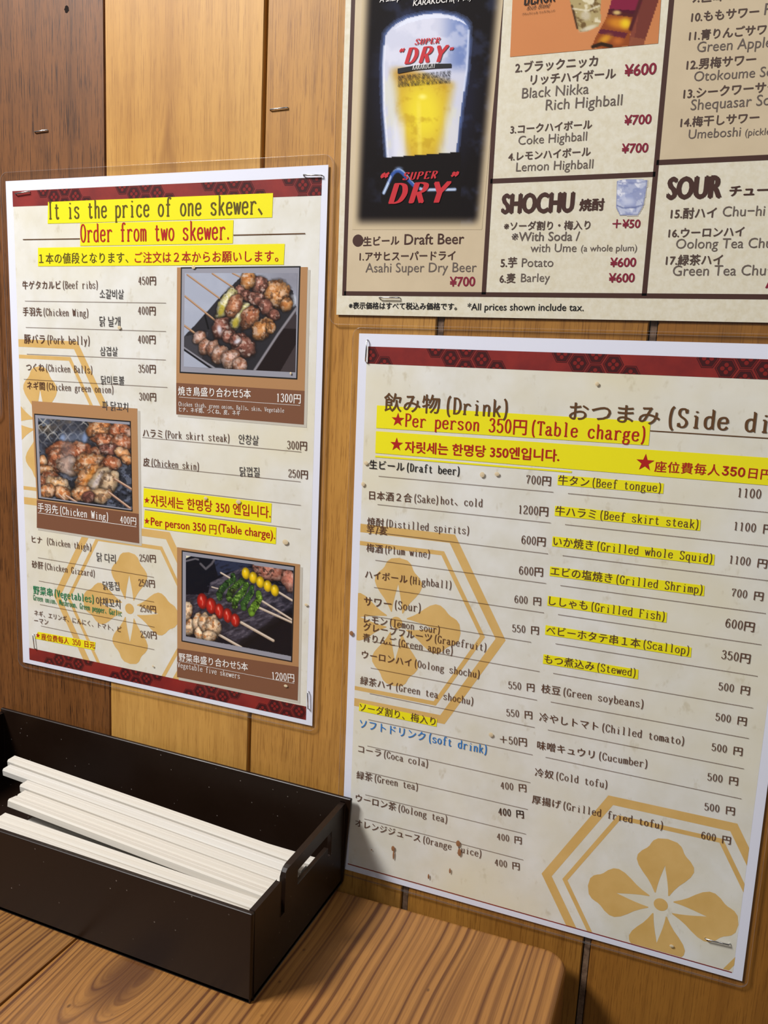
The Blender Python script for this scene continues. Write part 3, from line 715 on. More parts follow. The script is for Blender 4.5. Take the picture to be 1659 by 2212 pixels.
items(R, 'H', [('600円',(1216,66),(1380,80)), ('ハイボール(Highball)',(155,90),(748,168)), ('600 円',(1185,262),(1367,280)), ('サワー(Sour)',(148,278),(537,328)), ('550 円',(1170,462),(1352,480)),
  ('レモン(lemon sour)',(148,398),(668,476)), ('グレープフルーツ(Grapefruit)',(143,450),(988,597)), ('青りんご(Green apple)',(140,525),(757,621)), ('ウーロンハイ(Oolong shochu)',(133,642),(942,783)),
  ('550 円',(1143,853),(1322,873)), ('緑茶ハイ(Green tea shochu)',(122,820),(898,968)), ('550 円',(1130,1042),(1307,1062)), ('ソーダ割り、梅入り',(118,1004),(640,1108)), ('＋50円',(1085,1228),(1270,1250)),
  ('コーラ(Coca cola)',(108,1290),(587,1396)), ('400 円',(1090,1543),(1267,1565)), ('緑茶(Green tea)',(97,1470),(518,1556)), ('400 円',(1075,1725),(1250,1746))], 1.06)
items(R, 'H', [('ソフトドリンク(soft drink)',(118,1120),(992,1305))], 1.06, 'mt', 'blue_ink')
items(R, 'J', [('ウーロン茶(Oolong tea)',(155,96),(783,249)), ('400 円',(1140,188),(1312,213)), ('400 円',(1128,362),(1298,393)), ('オレンジジュース(Orange juice)',(152,267),(1018,486)), ('400 円',(1113,540),(1284,572))], 1.06)
items(R, 'G', [('牛タン(Beef tongue)',(212,1104),(918,1160)), ('1100 円',(1450,1193),(1735,1216)), ('牛ハラミ(Beef skirt steak)',(192,1315),(1175,1412)), ('1100 円',(1424,1421),(1690,1448)),
  ('いか焼き(Grilled whole Squid)',(178,1525),(1270,1648)), ('1100 円',(1392,1650),(1648,1683))], 1.04)
items(R, 'I', [('エビの塩焼き(Grilled Shrimp)',(160,70),(1203,203)), ('700 円',(1405,218),(1622,248)), ('ししゃも(Grilled Fish)',(148,275),(943,386)), ('600円',(1362,430),(1560,462)),
  ('ベビーホタテ串１本(Scallop)',(130,476),(1112,621)), ('350円',(1335,647),(1532,680)), ('もつ煮込み(Stewed)',(117,675),(743,773)), ('500 円',(1315,862),(1530,897)),
  ('枝豆(Green soybeans)',(95,878),(797,988)), ('500 円',(1295,1072),(1508,1108)), ('冷やしトマト(Chilled tomato)',(82,1074),(1077,1243)), ('500 円',(1269,1280),(1480,1315)),
  ('味噌キュウリ(Cucumber)',(67,1267),(824,1400)), ('500 円',(1240,1485),(1450,1520)), ('冷奴(Cold tofu)',(52,1453),(549,1541)), ('500 円',(1220,1690),(1428,1725))], 1.04)
items(R, 'K', [('厚揚げ(Grilled fried tofu)',(32,108),(931,293)), ('600 円',(1197,355),(1400,395))], 1.04)
for c, a, b in (('F',(250,1048),(1452,1158)), ('F',(243,1243),(1435,1370)), ('F',(230,1435),(1418,1583)), ('H',(228,-32),(1403,128)), ('H',(218,155),(1387,330)), ('H',(152,343),(1300,533)), ('H',(205,527),(1357,735)),
  ('H',(195,710),(1340,932)), ('H',(188,886),(1323,1120)), ('H',(180,1066),(1310,1309)), ('H',(172,1247),(1293,1500)), ('H',(160,1425),(1278,1685)), ('J',(222,52),(1327,323)), ('J',(215,218),(1311,502)),
  ('G',(282,1167),(1720,1303)), ('G',(262,1381),(1690,1535)), ('I',(245,-64),(1670,110)), ('I',(230,142),(1642,335)), ('I',(213,342),(1612,550)), ('I',(196,543),(1585,767)), ('I',(180,747),(1555,986)),
  ('I',(163,944),(1527,1196)), ('I',(143,1137),(1494,1405)), ('I',(127,1325),(1477,1612))):
    R.rule(c, a, b)
for c, p, w, h in (('F',(965,1037),3,3.4), ('F',(1067,1033),3,2.6), ('F',(145,1102),2.6,3), ('F',(165,957),3,2.6), ('H',(1025,1168),3,3), ('G',(483,412),2.2,2.4), ('K',(995,1090),2.6,2)):
    stain(R, c, p, w*0.8, h*0.8, ST1)
for c, p, w, h in (('H',(65,470),2.6,3), ('J',(863,385),2.6,4), ('J',(872,445),2.2,5), ('J',(418,465),1.1,6), ('J',(415,420),2.3,3.6), ('J',(806,573),1.1,3.4), ('J',(659,612),1.1,3.4), ('J',(267,428),0.9,0.9)):
    stain(R, c, p, w*0.9, h*0.9, ST2)
R.film((3.2, 2.6, 3.2, 3.0), 4.0)
# ================================================================== drinks poster (upper right)
PW, PH = 420.0, 297.0
_bl = on_wall(726.5, 679.8, SD); PTH = 0.0119
Q = Sheet('drinks_poster', (_bl[0]-math.sin(PTH)*PH, _bl[1]+math.cos(PTH)*PH), PTH, PW, PH, 'large cream and tan drinks poster with a beer glass photo, upper right of the wall', M['poster_cream'], 'poster')
B0 = -PH+Q.loc('D', (52, 685))[1]+PH     # bottom rule height in sheet mm
xl = Q.loc('P', (744.5, 600))[0]; x2 = Q.loc('P', (1047, 600))[0]; x3 = Q.loc('E', (115, 1850))[0]; x4 = PW-10
top = -8.0; lw = 2.1
yb = Q.loc('D', (700, 682))[1]; ya = Q.loc('D', (1200, 101))[1]; yc = Q.loc('E', (570, 1092))[1]
Q.poly('tan_panel', [(xl, top), (x2, top), (x2, yb), (xl, yb)], 1, M['poster_tan'])
Q.poly('tan_panel', [(x3, top), (x4, top), (x4, yc), (x3, yc)], 1, M['poster_tan'])
def bar(x0, x1, y0, y1): return [(x0, y0), (x1, y0), (x1, y1), (x0, y1)]
h = lw/2
Q.quads('panel_border', [bar(xl-h, xl+h, yb-h, top), bar(x2-h, x2+h, yb, top), bar(x3-h, x3+h, yb, top), bar(x4-h, x4+h, yb-h, top), bar(xl, x4, yb-h, yb+h), bar(x2, x3, ya-h, ya+h), bar(x3, x4, yc-h, yc+h), bar(xl-h, x4+h, top-h, top+h)], 3, M['poster_line'])
T = Q.text
T('SUPER', 'C', (405,223), (533,215), 'logo', 'logo_red', 0.70, 0.22, 14); 
for txt, c, a, b, kk in (('DRY','C',(355,318),(572,304),0.72),):
    T(txt, c, a, b, 'logo', 'logo_red', kk, 0.2, 14)
T('“', 'P5', (400,850), (478,840), 'logo', 'logo_red', 1.0, 0.2, 14); T('”', 'P5', (1085,790), (1145,785), 'logo', 'logo_red', 1.0, 0.2, 14)
Q.quad('logo_bar', 'P5', [(380,948),(620,905),(900,882),(1120,880),(1118,935),(900,945),(620,970),(380,1018)], 13, M['black_ink'])
T('"KARAKUCHI"', 'P5', (560,965), (940,932), 'm', 'white_ink', 1.25, 0.2, 14)
for i, t in enumerate(('BREWED FROM QUALITY INGREDIENTS BY USING OUR', 'PURE CULTURED YEAST AND OUR ADVANCED BREWING', 'TECHNIQUES. ASAHI BEER HAS EXCELLENT RICHNESS, BODY,', 'REFRESHING DRINKABILITY AND SATIN SMOOTHNESS.')):
    T(t.replace(',', ''), 'P5', (382,1082+i*39), (1105,1012+i*43), 'mb', 'black_ink', 1.35, 0.2, 14)
T('A sharp', 'P5', (130,38), (415,5), 'ar', 'white_ink', 1.1, 0.15, 14); T('KARAKUCHI(辛口)', 'P5', (590,88), (1400,-2), 'ar', 'white_ink', 1.0, 0.15, 14)
T('SUPER', 'D', (345,113), (521,104), 'logo', 'logo_red', 0.70, 0.22, 14)
T('DRY', 'D', (275,229), (584,221), 'logo', 'logo_red', 0.66, 0.2, 14)
T('“', 'P7', (140,440), (268,430), 'logo', 'logo_red', 0.9, 0.2, 14); T('”', 'P7', (1110,395), (1225,385), 'logo', 'logo_red', 0.9, 0.2, 14)
u, v = Q.loc('D', (123,414)); Q.quads('bullet', [[(u+2.9*math.cos(k*math.pi/10), v+2.9*math.sin(k*math.pi/10)) for k in range(20)]], 5, M['poster_line'])
for t, c, a, b, sty, ink, kk in (
  ('生ビール','D',(148,438),(328,432),'pb','poster_line',1.0), ('Draft Beer','D',(353,434),(650,430),'pm','poster_line',1.0),
  ('1.アサヒスーパードライ','D',(130,512),(607,508),'pb','poster_line',1.02), ('Asahi Super Dry Beer','D',(160,572),(712,570),'pl','poster_light_ink',1.0), ('¥700','D',(578,642),(706,640),'sb','maroon_ink',1.0),
  ('2.ブラックニッカ','C',(904,360),(1315,325),'pb','poster_ink',1.02), ('リッチハイボール','C',(980,420),(1405,387),'pb','poster_ink',1.0), ('¥600','C',(1446,380),(1606,368),'sb','maroon_ink',1.0),
  ('Black Nikka','C',(938,490),(1270,466),'pl','poster_light_ink',1.0), ('Rich Highball','C',(1056,549),(1436,523),'pl','poster_light_ink',1.0),
  ('3.コークハイボール','C',(880,664),(1287,638),'pb','poster_ink',1.02), ('Coke Highball','C',(920,721),(1261,699),'pl','poster_light_ink',1.0), ('¥700','C',(1446,623),(1582,615),'sb','maroon_ink',1.0),
  ('4.レモンハイボール','C',(870,799),(1280,773),'pb','poster_ink',1.02), ('¥700','C',(1433,763),(1566,757),'sb','maroon_ink',1.0), ('Lemon Highball','D',(909,70),(1292,54),'pl','poster_light_ink',1.0),
  ('SHOCHU','D',(834,278),(1197,270),'hv','poster_line',1.5), ('焼酎','D',(1222,262),(1348,258),'kh','poster_line',1.0),
  ('※ソーダ割り・梅入り','D',(848,360),(1278,355),'pb','poster_ink',1.02), ('＋¥50','D',(1387,352),(1527,350),'sb','maroon_ink',1.0),
  ('※With Soda /','D',(886,416),(1224,414),'sm','poster_light_ink',1.0), ('with Ume','D',(980,471),(1209,470),'pl','poster_light_ink',1.0), ('(a whole plum)','D',(1232,468),(1510,466),'pl','poster_light_ink',1.0),
  ('5.芋','D',(832,545),(914,542),'pb','poster_ink',1.05), ('Potato','D',(937,545),(1094,544),'pl','poster_light_ink',1.0), ('¥600','D',(1376,545),(1506,543),'sb','maroon_ink',1.0),
  ('6.麦','D',(827,623),(907,620),'pb','poster_ink',1.05), ('Barley','D',(933,620),(1077,618),'pl','poster_light_ink',1.0), ('¥600','D',(1369,622),(1499,620),'sb','maroon_ink',1.0),
  ('※表示価格はすべて税込み価格です。','D',(77,751),(615,757),'sb','black_ink',1.02), ('*All prices shown include tax.','D',(667,760),(1246,764),'ar','black_ink',1.0),
  ('9.巨峰サワー','E',(420,18),(900,-25),'pb','poster_ink',1.02),
  ('10.ももサワー','E',(418,148),(880,108),'pb','poster_ink',1.02), ('Peach Sour','E',(917,102),(1420,64),'pl','poster_light_ink',1.05),
  ('11.青りんごサワー','E',(403,275),(1010,222),'pb','poster_ink',1.02), ('Green Apple Sour','E',(457,357),(1195,305),'pl','poster_light_ink',1.05),
  ('12.男梅サワー','E',(386,474),(860,434),'pb','poster_ink',1.02), ('Otokoume Sour','E',(437,556),(1070,514),'pl','poster_light_ink',1.05),
  ('13.シークワーサーサワー','E',(365,671),(1265,600),'pb','poster_ink',1.02), ('Shequasar Sour','E',(415,753),(1062,710),'pl','poster_light_ink',1.05),
  ('14.梅干しサワー','E',(345,866),(882,830),'pb','poster_ink',1.02), ('Umeboshi','E',(400,948),(755,930),'pl','poster_light_ink',1.05), ('(pickled plum) Sour','E',(787,928),(1330,900),'pl','poster_light_ink',1.05),
  ('SOUR','E',(248,1358),(628,1346),'hv','poster_line',1.5), ('チューハイ','E',(677,1336),(1140,1322),'kh','poster_line',0.92),
  ('15.酎ハイ','E',(278,1489),(590,1481),'pb','poster_ink',1.02), ('Chu−hi','E',(632,1478),(920,1472),'pl','poster_light_ink',1.05),
  ('16.ウーロンハイ','E',(263,1619),(780,1608),'pb','poster_ink',1.02), ('Oolong Tea Chu−hi','E',(314,1697),(1100,1690),'pl','poster_light_ink',1.05),
  ('17.緑茶ハイ','E',(245,1806),(633,1802),'pb','poster_ink',1.02), ('Green Tea Chu−hi','E',(292,1882),(1065,1878),'pl','poster_light_ink',1.05),
  ('All ¥500','E',(925,1965),(1350,1962),'sb','maroon_ink',1.1)):
    T(t, c, a, b, sty, ink, kk, 0.0, 5)
T('BLACK', 'P4', (200,52), (515,12), 'mb', 'black_ink', 1.25, 0.0, 14); T('Rich Blend', 'P4', (228,106), (468,75), 'ms', 'black_ink', 1.2, 0.45, 14); T('ブラックニッカ リッチブレンド', 'P4', (180,160), (515,122), 'ms', 'black_ink', 1.1, 0.2, 14)

# ------------------------------------------------------------------ painted pictures (flat prints): colour per mesh point
_rs = np.random.RandomState(7); _lat = _rs.rand(128, 128)
def vn(x, y):
    xi, yi = np.floor(x).astype(int), np.floor(y).astype(int); fx, fy = x-xi, y-yi; fx = fx*fx*(3-2*fx); fy = fy*fy*(3-2*fy)
    g = lambda a, b: _lat[a % 128, b % 128]
    return (g(xi, yi)*(1-fx)+g(xi+1, yi)*fx)*(1-fy)+(g(xi, yi+1)*(1-fx)+g(xi+1, yi+1)*fx)*fy
def fbm(x, y, s, o=4):
    r = 0; a = 0.5; t = 0
    for k in range(o): r = r+a*vn(x/s+17*k, y/s+31*k); t += a; a *= 0.55; s /= 2.1
    return r/t
def sst(a, b, x): t = np.clip((x-a)/(b-a+1e-12), 0, 1); return t*t*(3-2*t)
class Pic:
    def __init__(s, sh, c, quad, step, base):
        lo = [np.array(sh.loc(c, p)) for p in quad]      # TL TR BR BL
        s.sh = sh; w = np.hypot(*(lo[1]-lo[0])); hh = np.hypot(*(lo[3]-lo[0])); nx, ny = int(w/step)+2, int(hh/step)+2
        g = np.array([[lo[0]+(lo[1]-lo[0])*i/(nx-1)+((lo[3]+(lo[2]-lo[3])*i/(nx-1))-(lo[0]+(lo[1]-lo[0])*i/(nx-1)))*j/(ny-1) for i in range(nx)] for j in range(ny)]).reshape(-1, 2)
        s.uv = g; s.nx, s.ny = nx, ny
        Pw = np.array([sh.P(u, v, SD) for u, v in g]); X, Y = to_px(Pw); o = CROPS[c]
        s.X = (X-o[0])*o[2]; s.Y = (Y-o[1])*o[2]; s.C = np.tile(np.array(base, float), (len(g), 1))
    def mix(s, m, col):
        col = np.array(col, float); m = np.clip(m, 0, 1)[:, None]
        s.C = s.C*(1-m)+col*m
    def er(s, cx, cy, rx, ry, ang=0):
        a = math.radians(ang); dx, dy = s.X-cx, s.Y-cy; return np.sqrt(((dx*math.cos(a)+dy*math.sin(a))/rx)**2+((-dx*math.sin(a)+dy*math.cos(a))/ry)**2)
    def ell(s, cx, cy, rx, ry, ang, col, soft=0.12, op=1.0): s.mix(op*(1-sst(1-soft, 1+soft*0.3, s.er(cx, cy, rx, ry, ang))), col)
    def line(s, pts, w, col, soft=1.5, op=1.0, taper=None):
        d = np.full(len(s.X), 1e9)
        for i in range(len(pts)-1):
            (x0, y0), (x1, y1) = pts[i], pts[i+1]; vx, vy = x1-x0, y1-y0; t = np.clip(((s.X-x0)*vx+(s.Y-y0)*vy)/(vx*vx+vy*vy+1e-9), 0, 1)
            d = np.minimum(d, np.hypot(s.X-x0-t*vx, s.Y-y0-t*vy))
        s.mix(op*(1-sst(w/2, w/2+soft*2, d)), col)
    def inside(s, pts):
        m = np.zeros(len(s.X), bool); n = len(pts)
        for i in range(n):
            x0, y0 = pts[i]; x1, y1 = pts[(i+1) % n]
            if y0 == y1: continue
            m ^= ((y0 > s.Y) != (y1 > s.Y)) & (s.X < (x1-x0)*(s.Y-y0)/(y1-y0)+x0)
        return m.astype(float)
    def poly(s, pts, col, op=1.0): s.mix(op*s.inside(pts), col)
    def meat(s, cx, cy, rx, ry, ang, cols, seed=0, gloss=0.8, char=0.5, ns=60):
        """lumpy grilled piece: rounded modelling, mottled colour, char and glaze"""
        rx *= 1.14; ry *= 1.14; wob = (fbm(s.X+seed*91, s.Y+seed*37, ns*1.5, 3)-0.5)*0.6; r = s.er(cx, cy, rx, ry, ang)+wob
        m = 1-sst(0.92, 1.04, r); s.mix(0.55*(1-sst(0.9, 1.25, r)), (22, 16, 14))
        n1 = fbm(s.X+seed*13, s.Y-seed*29, ns, 4); n2 = fbm(s.X-seed*7, s.Y+seed*53, ns*0.7, 4); a = math.radians(ang)
        sh = np.clip(1.12-0.62*np.clip(r, 0, 1)**2-0.25*((s.Y-cy)/max(rx, ry)), 0.3, 1.3)[:, None]
        c0, c1, c2 = [np.array(k, float) for k in cols]; t = sst(0.35, 0.65, n1)[:, None]; base = c0*(1-t)+c1*t
        t2 = (sst(0.55, 0.68, n2)*0.8)[:, None]; base = base*(1-t2)+c2*t2
        base = base*sh; ck = (char*sst(0.56, 0.66, fbm(s.X+seed*5, s.Y+seed*3, ns*0.8, 4)))[:, None]; base = base*(1-ck)+np.array([38, 24, 20])*ck
        hl = (gloss*sst(0.60, 0.72, fbm(s.X+seed*19+200, s.Y+seed*11, ns*0.85, 3))*(r < 0.85))[:, None]; base = base*(1-hl*.75)+np.array([232, 214, 200])*hl*.75
        s.C = s.C*(1-m[:, None])+base*m[:, None]
    def done(s, lay, name='printed_photo', label=None, mul=1.0, keep=None):
        V = [s.sh.P(u, v, SD-lay*0.03) for u, v in s.uv]; nx, ny = s.nx, s.ny
        Fs = [(j*nx+i, (j+1)*nx+i, (j+1)*nx+i+1, j*nx+i+1) for j in range(ny-1) for i in range(nx-1) if keep is None or keep[j*nx+i] > 0.5]
        o = s.sh.t.part(name, V, Fs, PICM, label=label); me = o.data
        at = me.color_attributes.new('print', 'FLOAT_COLOR', 'POINT'); c = np.ones((len(V), 4)); c[:, :3] = s2l(np.clip(s.C*mul, 0, 255)); at.data.foreach_set('color', c.ravel()); return o
_m = NT('picture_print', 0.6, 0.05); _m.col(_m.n('ShaderNodeVertexColor', layer_name='print').outputs[0]); PICM = _m.m

BR = [(150,92,66),(186,124,86),(214,170,140)]; GL = [(176,112,60),(206,148,92),(226,186,150)]; DK = [(120,74,62),(152,100,84),(196,150,134)]
# chicken skewers on a black plate
p = Pic(L, 'P1', [(118,148),(1556,148),(1530,1416),(104,1346)], 0.34, (176,182,198))
p.mix(0.7*sst(700, 1500, p.X)*(1-sst(200, 700, p.Y)), (134,132,142)); p.mix(0.12*(fbm(p.X, p.Y, 150)-0.5)*4, (210,214,226))
p.poly([(1545,600),(1545,1420),(1010,1400)], (36,26,26)); p.mix(p.inside([(1545,600),(1545,860),(1350,860)])*0.5, (92,84,88)); p.mix(p.inside([(1545,1050),(1545,1420),(1330,1420)])*0.5, (104,94,96))
p.poly([(830,200),(560,462),(230,830),(104,960),(104,1100),(470,1360),(1010,1400),(1545,600),(1500,370),(1250,260)], (48,46,50))
p.mix(p.inside([(104,960),(104,1090),(330,1260),(420,900)])*0.6, (84,82,88)); p.line([(104,1100),(300,1235),(500,1365)], 10, (150,148,156), 5); p.line([(104,1125),(480,1385)], 16, (26,24,28), 4)
p.line([(1545,600),(1310,930),(1010,1390)], 14, (146,142,148), 8); p.line([(375,690),(420,860)], 10, (20,18,20), 6); p.mix(0.8*(1-sst(0.6,1.1,p.er(1500,500,60,90))), (200,206,216))
for a, b, w in (((150,170),(560,470),16), ((470,155),(740,335),15), ((115,440),(520,765),18), ((104,815),(280,940),20), ((730,152),(860,215),14)):
    p.line([a, b], w, (150,108,76), 3); p.line([(a[0]+2, a[1]-4), (b[0]+2, b[1]-4)], w*0.3, (206,170,134), 3)
for cx, cy, rx, ry, an, cl, g in ((1290,430,170,150,40,GL,.5), (1420,540,70,90,10,GL,.4), (1080,300,95,110,25,DK,.8), (930,250,85,120,8,GL,.9), (820,390,70,75,0,DK,.7), (920,440,80,70,30,DK,.7), (1040,490,95,80,40,DK,.7), (1160,590,110,80,45,DK,.7), (1250,690,70,70,30,DK,.8)):
    p.meat(cx, cy, rx, ry, an, cl, cx, g)
for cx, cy, rx, ry, an in ((640,540,78,190,32),(820,700,78,180,32)):
    p.meat(cx, cy, rx, ry, an, [(206,196,120),(226,220,180),(236,234,214)], cx, .3, .5, 50); p.ell(cx-52, cy+80, 42, 80, 20, (190,170,44), 0.5, .7)
for cx, cy, rx, ry, an, cl in ((740,580,85,150,28,BR),(940,720,100,150,30,BR),(1100,870,115,150,38,GL),(1215,850,60,70,0,GL)):
    p.meat(cx, cy, rx, ry, an, cl, cx+3, .7)
for cx, cy, rx, ry, an in ((590,860,112,125,20),(690,960,90,90,30),(860,1080,150,130,30),(760,1010,70,70,0)): p.meat(cx, cy, rx, ry, an, DK, cx+1, .8)
p.ell(560,870,38,70,-10,(228,226,236),.8,.9); p.ell(790,1020,60,36,-30,(226,224,234),.8,.9)
for cx, cy, rx, ry in ((310,970,80,85),(370,1100,70,100),(480,1110,80,110),(570,1190,90,110),(700,1250,100,115),(820,1330,80,90)): p.meat(cx, cy, rx, ry, 20, [(166,112,86),(190,146,120),(220,190,178)], cx+5, .5, .25)
p.mix(p.inside([(104,1352),(1530,1416),(1530,1500),(104,1500)]), (150,150,160)); p.done(9, label='grilled skewers on a black plate', mul=0.95)
# chicken wings over charcoal
p = Pic(L, 'P2', [(122,262),(1500,362),(1528,1622),(170,1440)], 0.34, (44,46,54))
p.mix(sst(0.5, 0.62, fbm(p.X, p.Y, 70)), (92,98,112)); p.mix(0.8*sst(0.55, 0.7, fbm(p.X+99, p.Y, 110))*(1-sst(300, 620, p.Y)), (142,118,84)); p.mix(0.7*sst(0.6,0.7,fbm(p.X+5,p.Y*1.3,40)), (16,16,20))
for k in range(-4, 8):
    o = k*150
    p.line([(120+o,240),(200+o,330),(240+o,350),(330+o,470),(380+o,490),(470+o,620),(520+o,640),(610+o,760)], 9, (170,168,160), 4, .8)
    p.line([(420+o,240),(330+o,350),(290+o,370),(200+o,480),(150+o,500),(60+o,620)], 9, (190,188,182), 4, .8)
p.mix(0.75*(1-sst(500, 1500, np.hypot(p.X-900, (p.Y-560)*1.5)))*sst(0.3,0.7,fbm(p.X, p.Y, 180)), (60,62,72))
p.ell(490,575,50,90,0,(150,176,220),.9,.8); p.ell(820,560,50,110,10,(150,176,224),.9,.8); p.mix(0.5*(1-sst(0.2,1.1,p.er(680,560,260,120))), (120,134,160))
WG = [(186,116,66),(212,158,110),(226,196,160)]; WD = [(150,84,54),(186,120,84),(222,184,156)]
for cx, cy, rx, ry, an, cl, g in ((1060,450,190,130,10,WG,.5),(1350,480,180,140,10,WD,.7),(1150,620,200,110,10,WD,.7),(1380,640,150,120,0,WD,.6),(1200,740,170,80,5,DK,.7),(1400,800,130,90,30,WG,.5),(1450,880,80,60,30,WG,.5),
   (500,760,230,150,-5,WD,.3),(420,900,160,170,0,WD,.4),(780,800,250,150,10,WD,.6),(620,980,200,130,10,[(166,130,106),(186,156,132),(200,176,158)],.2),(900,960,240,160,-10,WG,.5),
   (190,900,60,90,0,WG,.5),(250,1060,130,80,20,WG,.6),(280,1190,150,130,0,WD,.7),(430,1270,190,110,30,[(206,160,110),(222,190,150),(232,216,190)],.5),(480,1380,130,90,30,WG,.3),(250,1350,110,90,0,WG,.5),
   (1180,960,170,110,-20,WD,.5),(900,1180,250,170,-45,WG,.4),(1080,1250,160,230,35,[(196,164,128),(214,190,156),(226,208,184)],.6),(1190,1220,130,170,10,[(190,156,118),(210,182,146),(222,200,170)],.4),(780,1400,140,110,10,WG,.4),(1050,1420,150,110,0,[(178,134,96),(206,166,122),(222,196,160)],.3),(880,1440,80,80,0,DK,.3)):
    p.meat(cx, cy, rx, ry, an, cl, cx, g, .45, 75)
p.ell(900,1110,60,200,35,(196,120,30),.9,.6); p.ell(1000,1210,45,160,30,(210,200,205),.8,.6); p.mix(0.28*(1-sst(0.3,1.1,p.er(560,850,130,420))), (200,196,206))
for a, b in (((1180,1370),(1500,1610)), ((1270,1170),(1530,1330)), ((540,1420),(700,1520)), ((430,1400),(520,1480))): p.line([a, b], 26, (146,104,80), 4); p.line([(a[0],a[1]-6), (b[0],b[1]-6)], 7, (214,184,160), 4)
for x, y in ((1440,1120),(1400,1370),(1200,1500),(1450,1500)): p.ell(x, y, 60, 26, 25, (120,130,160), .9, .5)
p.done(9, label='chicken pieces grilling over charcoal')
# vegetable skewers on slate
p = Pic(L, 'P3', [(135,122),(1562,308),(1532,1458),(135,1196)], 0.34, (14,14,24))
p.poly([(500,160),(1050,250),(880,290),(560,390)], (44,50,74)); p.poly([(900,270),(1050,290),(1150,470),(1560,560),(1545,880),(870,1310),(135,900),(135,640),(430,640),(460,480)], (62,58,70))
st_ = fbm(p.X*0.5+p.Y*1.2, p.Y*0.25-p.X*0.4, 40, 4); p.mix(0.55*sst(0.55, 0.7, st_)*p.inside([(900,270),(1560,560),(1545,880),(870,1310),(135,900),(460,480)]), (122,114,124)); p.mix(0.5*sst(0.5, 0.35, st_), (20,18,24))
p.line([(1545,890),(1200,1100),(870,1320)], 60, (10,10,14), 30, .8); p.poly([(1545,930),(1545,1460),(900,1360)], (12,12,20), .85)
p.line([(140,195),(260,165),(300,175)], 10, (110,106,112), 6); p.line([(330,230),(400,300),(480,230),(510,180)], 12, (96,92,98), 8); p.poly([(135,120),(200,130),(135,160)], (230,226,200))
MU = [(150,90,72),(178,116,96),(206,150,130)]
p.meat(1250,330,210,110,12,MU,4,.3,.7,60); p.meat(1510,450,80,150,-20,[(186,116,96),(206,140,120),(222,170,150)],6,.2,.3,50); p.poly([(1040,225),(1600,290),(1570,318),(1040,252)], (150,150,160))
for a, b, w in (((1110,815),(1545,1010),22),((1140,720),(1545,975),18),((870,1010),(1295,1250),28),((1370,610),(1550,720),20),((570,1170),(870,1340),26),((600,350),(720,420),14),((480,540),(560,560),8)):
    p.line([a, b], w, (186,164,140), 4); p.line([(a[0],a[1]-w*.25),(b[0],b[1]-w*.25)], w*.3, (226,212,196), 3)
def berry(cx, cy, rx, ry, c, hi):
    r = p.er(cx, cy, rx, ry, -8); m = 1-sst(.93, 1.03, r); sh = np.clip(1.08-.5*np.clip(r,0,1)**2+0.25*(cx-p.X)/rx*.5, .35, 1.2)[:, None]
    p.C = p.C*(1-m[:, None])+np.array(c, float)*sh*m[:, None]; p.ell(cx-rx*.25, cy-ry*.35, rx*.22, ry*.3, 0, hi, .8, .75)
for cx, cy in ((932,358),(1030,415),(1124,474),(1222,527),(1317,585)): berry(cx, cy, 56, 80, (236,196,20), (255,244,150))
for cx, cy, rx, ry in ((355,727,72,108),(472,790,72,110),(582,860,64,104),(690,917,62,100),(792,980,62,92)): berry(cx, cy, rx, ry, (184,34,24), (250,170,150)); p.line([(cx-10,cy-30),(cx+5,cy+10),(cx,cy+50)], 4, (240,150,130), 4, .6)
def pepper(pts, w, c):
    w = [k*0.95 for k in w]; c = [k*0.92 for k in c]
    n = len(pts)
    for i in range(n): p.ell(pts[i][0], pts[i][1], w[i]*1.08, w[i]*1.08, 0, (24,40,12), .1)
    for i in range(n):
        for t in (0, .33, .66):
            if i == n-1 and t: continue
            a = pts[i]; b = pts[min(i+1, n-1)]; x, y, r = a[0]+(b[0]-a[0])*t, a[1]+(b[1]-a[1])*t, w[i]+(w[min(i+1,n-1)]-w[i])*t
            rr_ = p.er(x, y, r, r); m = 1-sst(.9, 1.02, rr_); nz = fbm(p.X+a[0], p.Y, 50); cc = np.array(c, float)*(1.15-.5*np.clip(rr_,0,1)**2)[:, None]
            cc = cc*(1-0.55*sst(.55,.68,nz))[:, None]+np.array([200,214,120])*(0.35*sst(.62,.7,fbm(p.X,p.Y+a[0],34)))[:, None]; p.C = p.C*(1-m[:, None])+np.clip(cc,0,255)*m[:, None]
pepper([(760,380),(765,440),(690,490),(620,560),(580,630),(585,690)], [32,42,48,48,46,36], (60,98,44))
pepper([(880,460),(810,520),(740,590),(710,660),(715,710)], [44,50,52,48,36], (84,122,46))
pepper([(940,510),(900,590),(840,660),(790,720),(785,790)], [40,48,52,50,42], (80,120,42))
pepper([(1015,540),(1000,620),(950,690),(905,760),(905,820)], [30,44,50,50,40], (66,106,46))
pepper([(1100,620),(1110,690),(1060,780),(1010,850),(1010,890)], [38,48,58,58,44], (112,154,46))
p.ell(1000,620,30,60,20,(20,40,30),.8,.7); p.ell(780,590,34,60,40,(50,44,30),.8,.6); p.ell(640,560,30,60,40,(26,40,26),.8,.6)
for cx, cy, rx, ry, an in ((160,860,60,130,15),(190,1080,80,90,0),(290,1000,60,130,10),(320,1150,60,80,0),(400,1040,80,130,-15),(500,1070,90,140,-15),(440,1190,90,70,10)):
    p.meat(cx, cy, rx, ry, an, [(226,190,150),(240,214,180),(206,130,70)], cx, .5, .35, 55)
p.poly([(135,1196),(1532,1458),(1532,1600),(135,1600)], (150,150,160)); p.done(9, label='tomato, pepper and chicken skewers on slate')
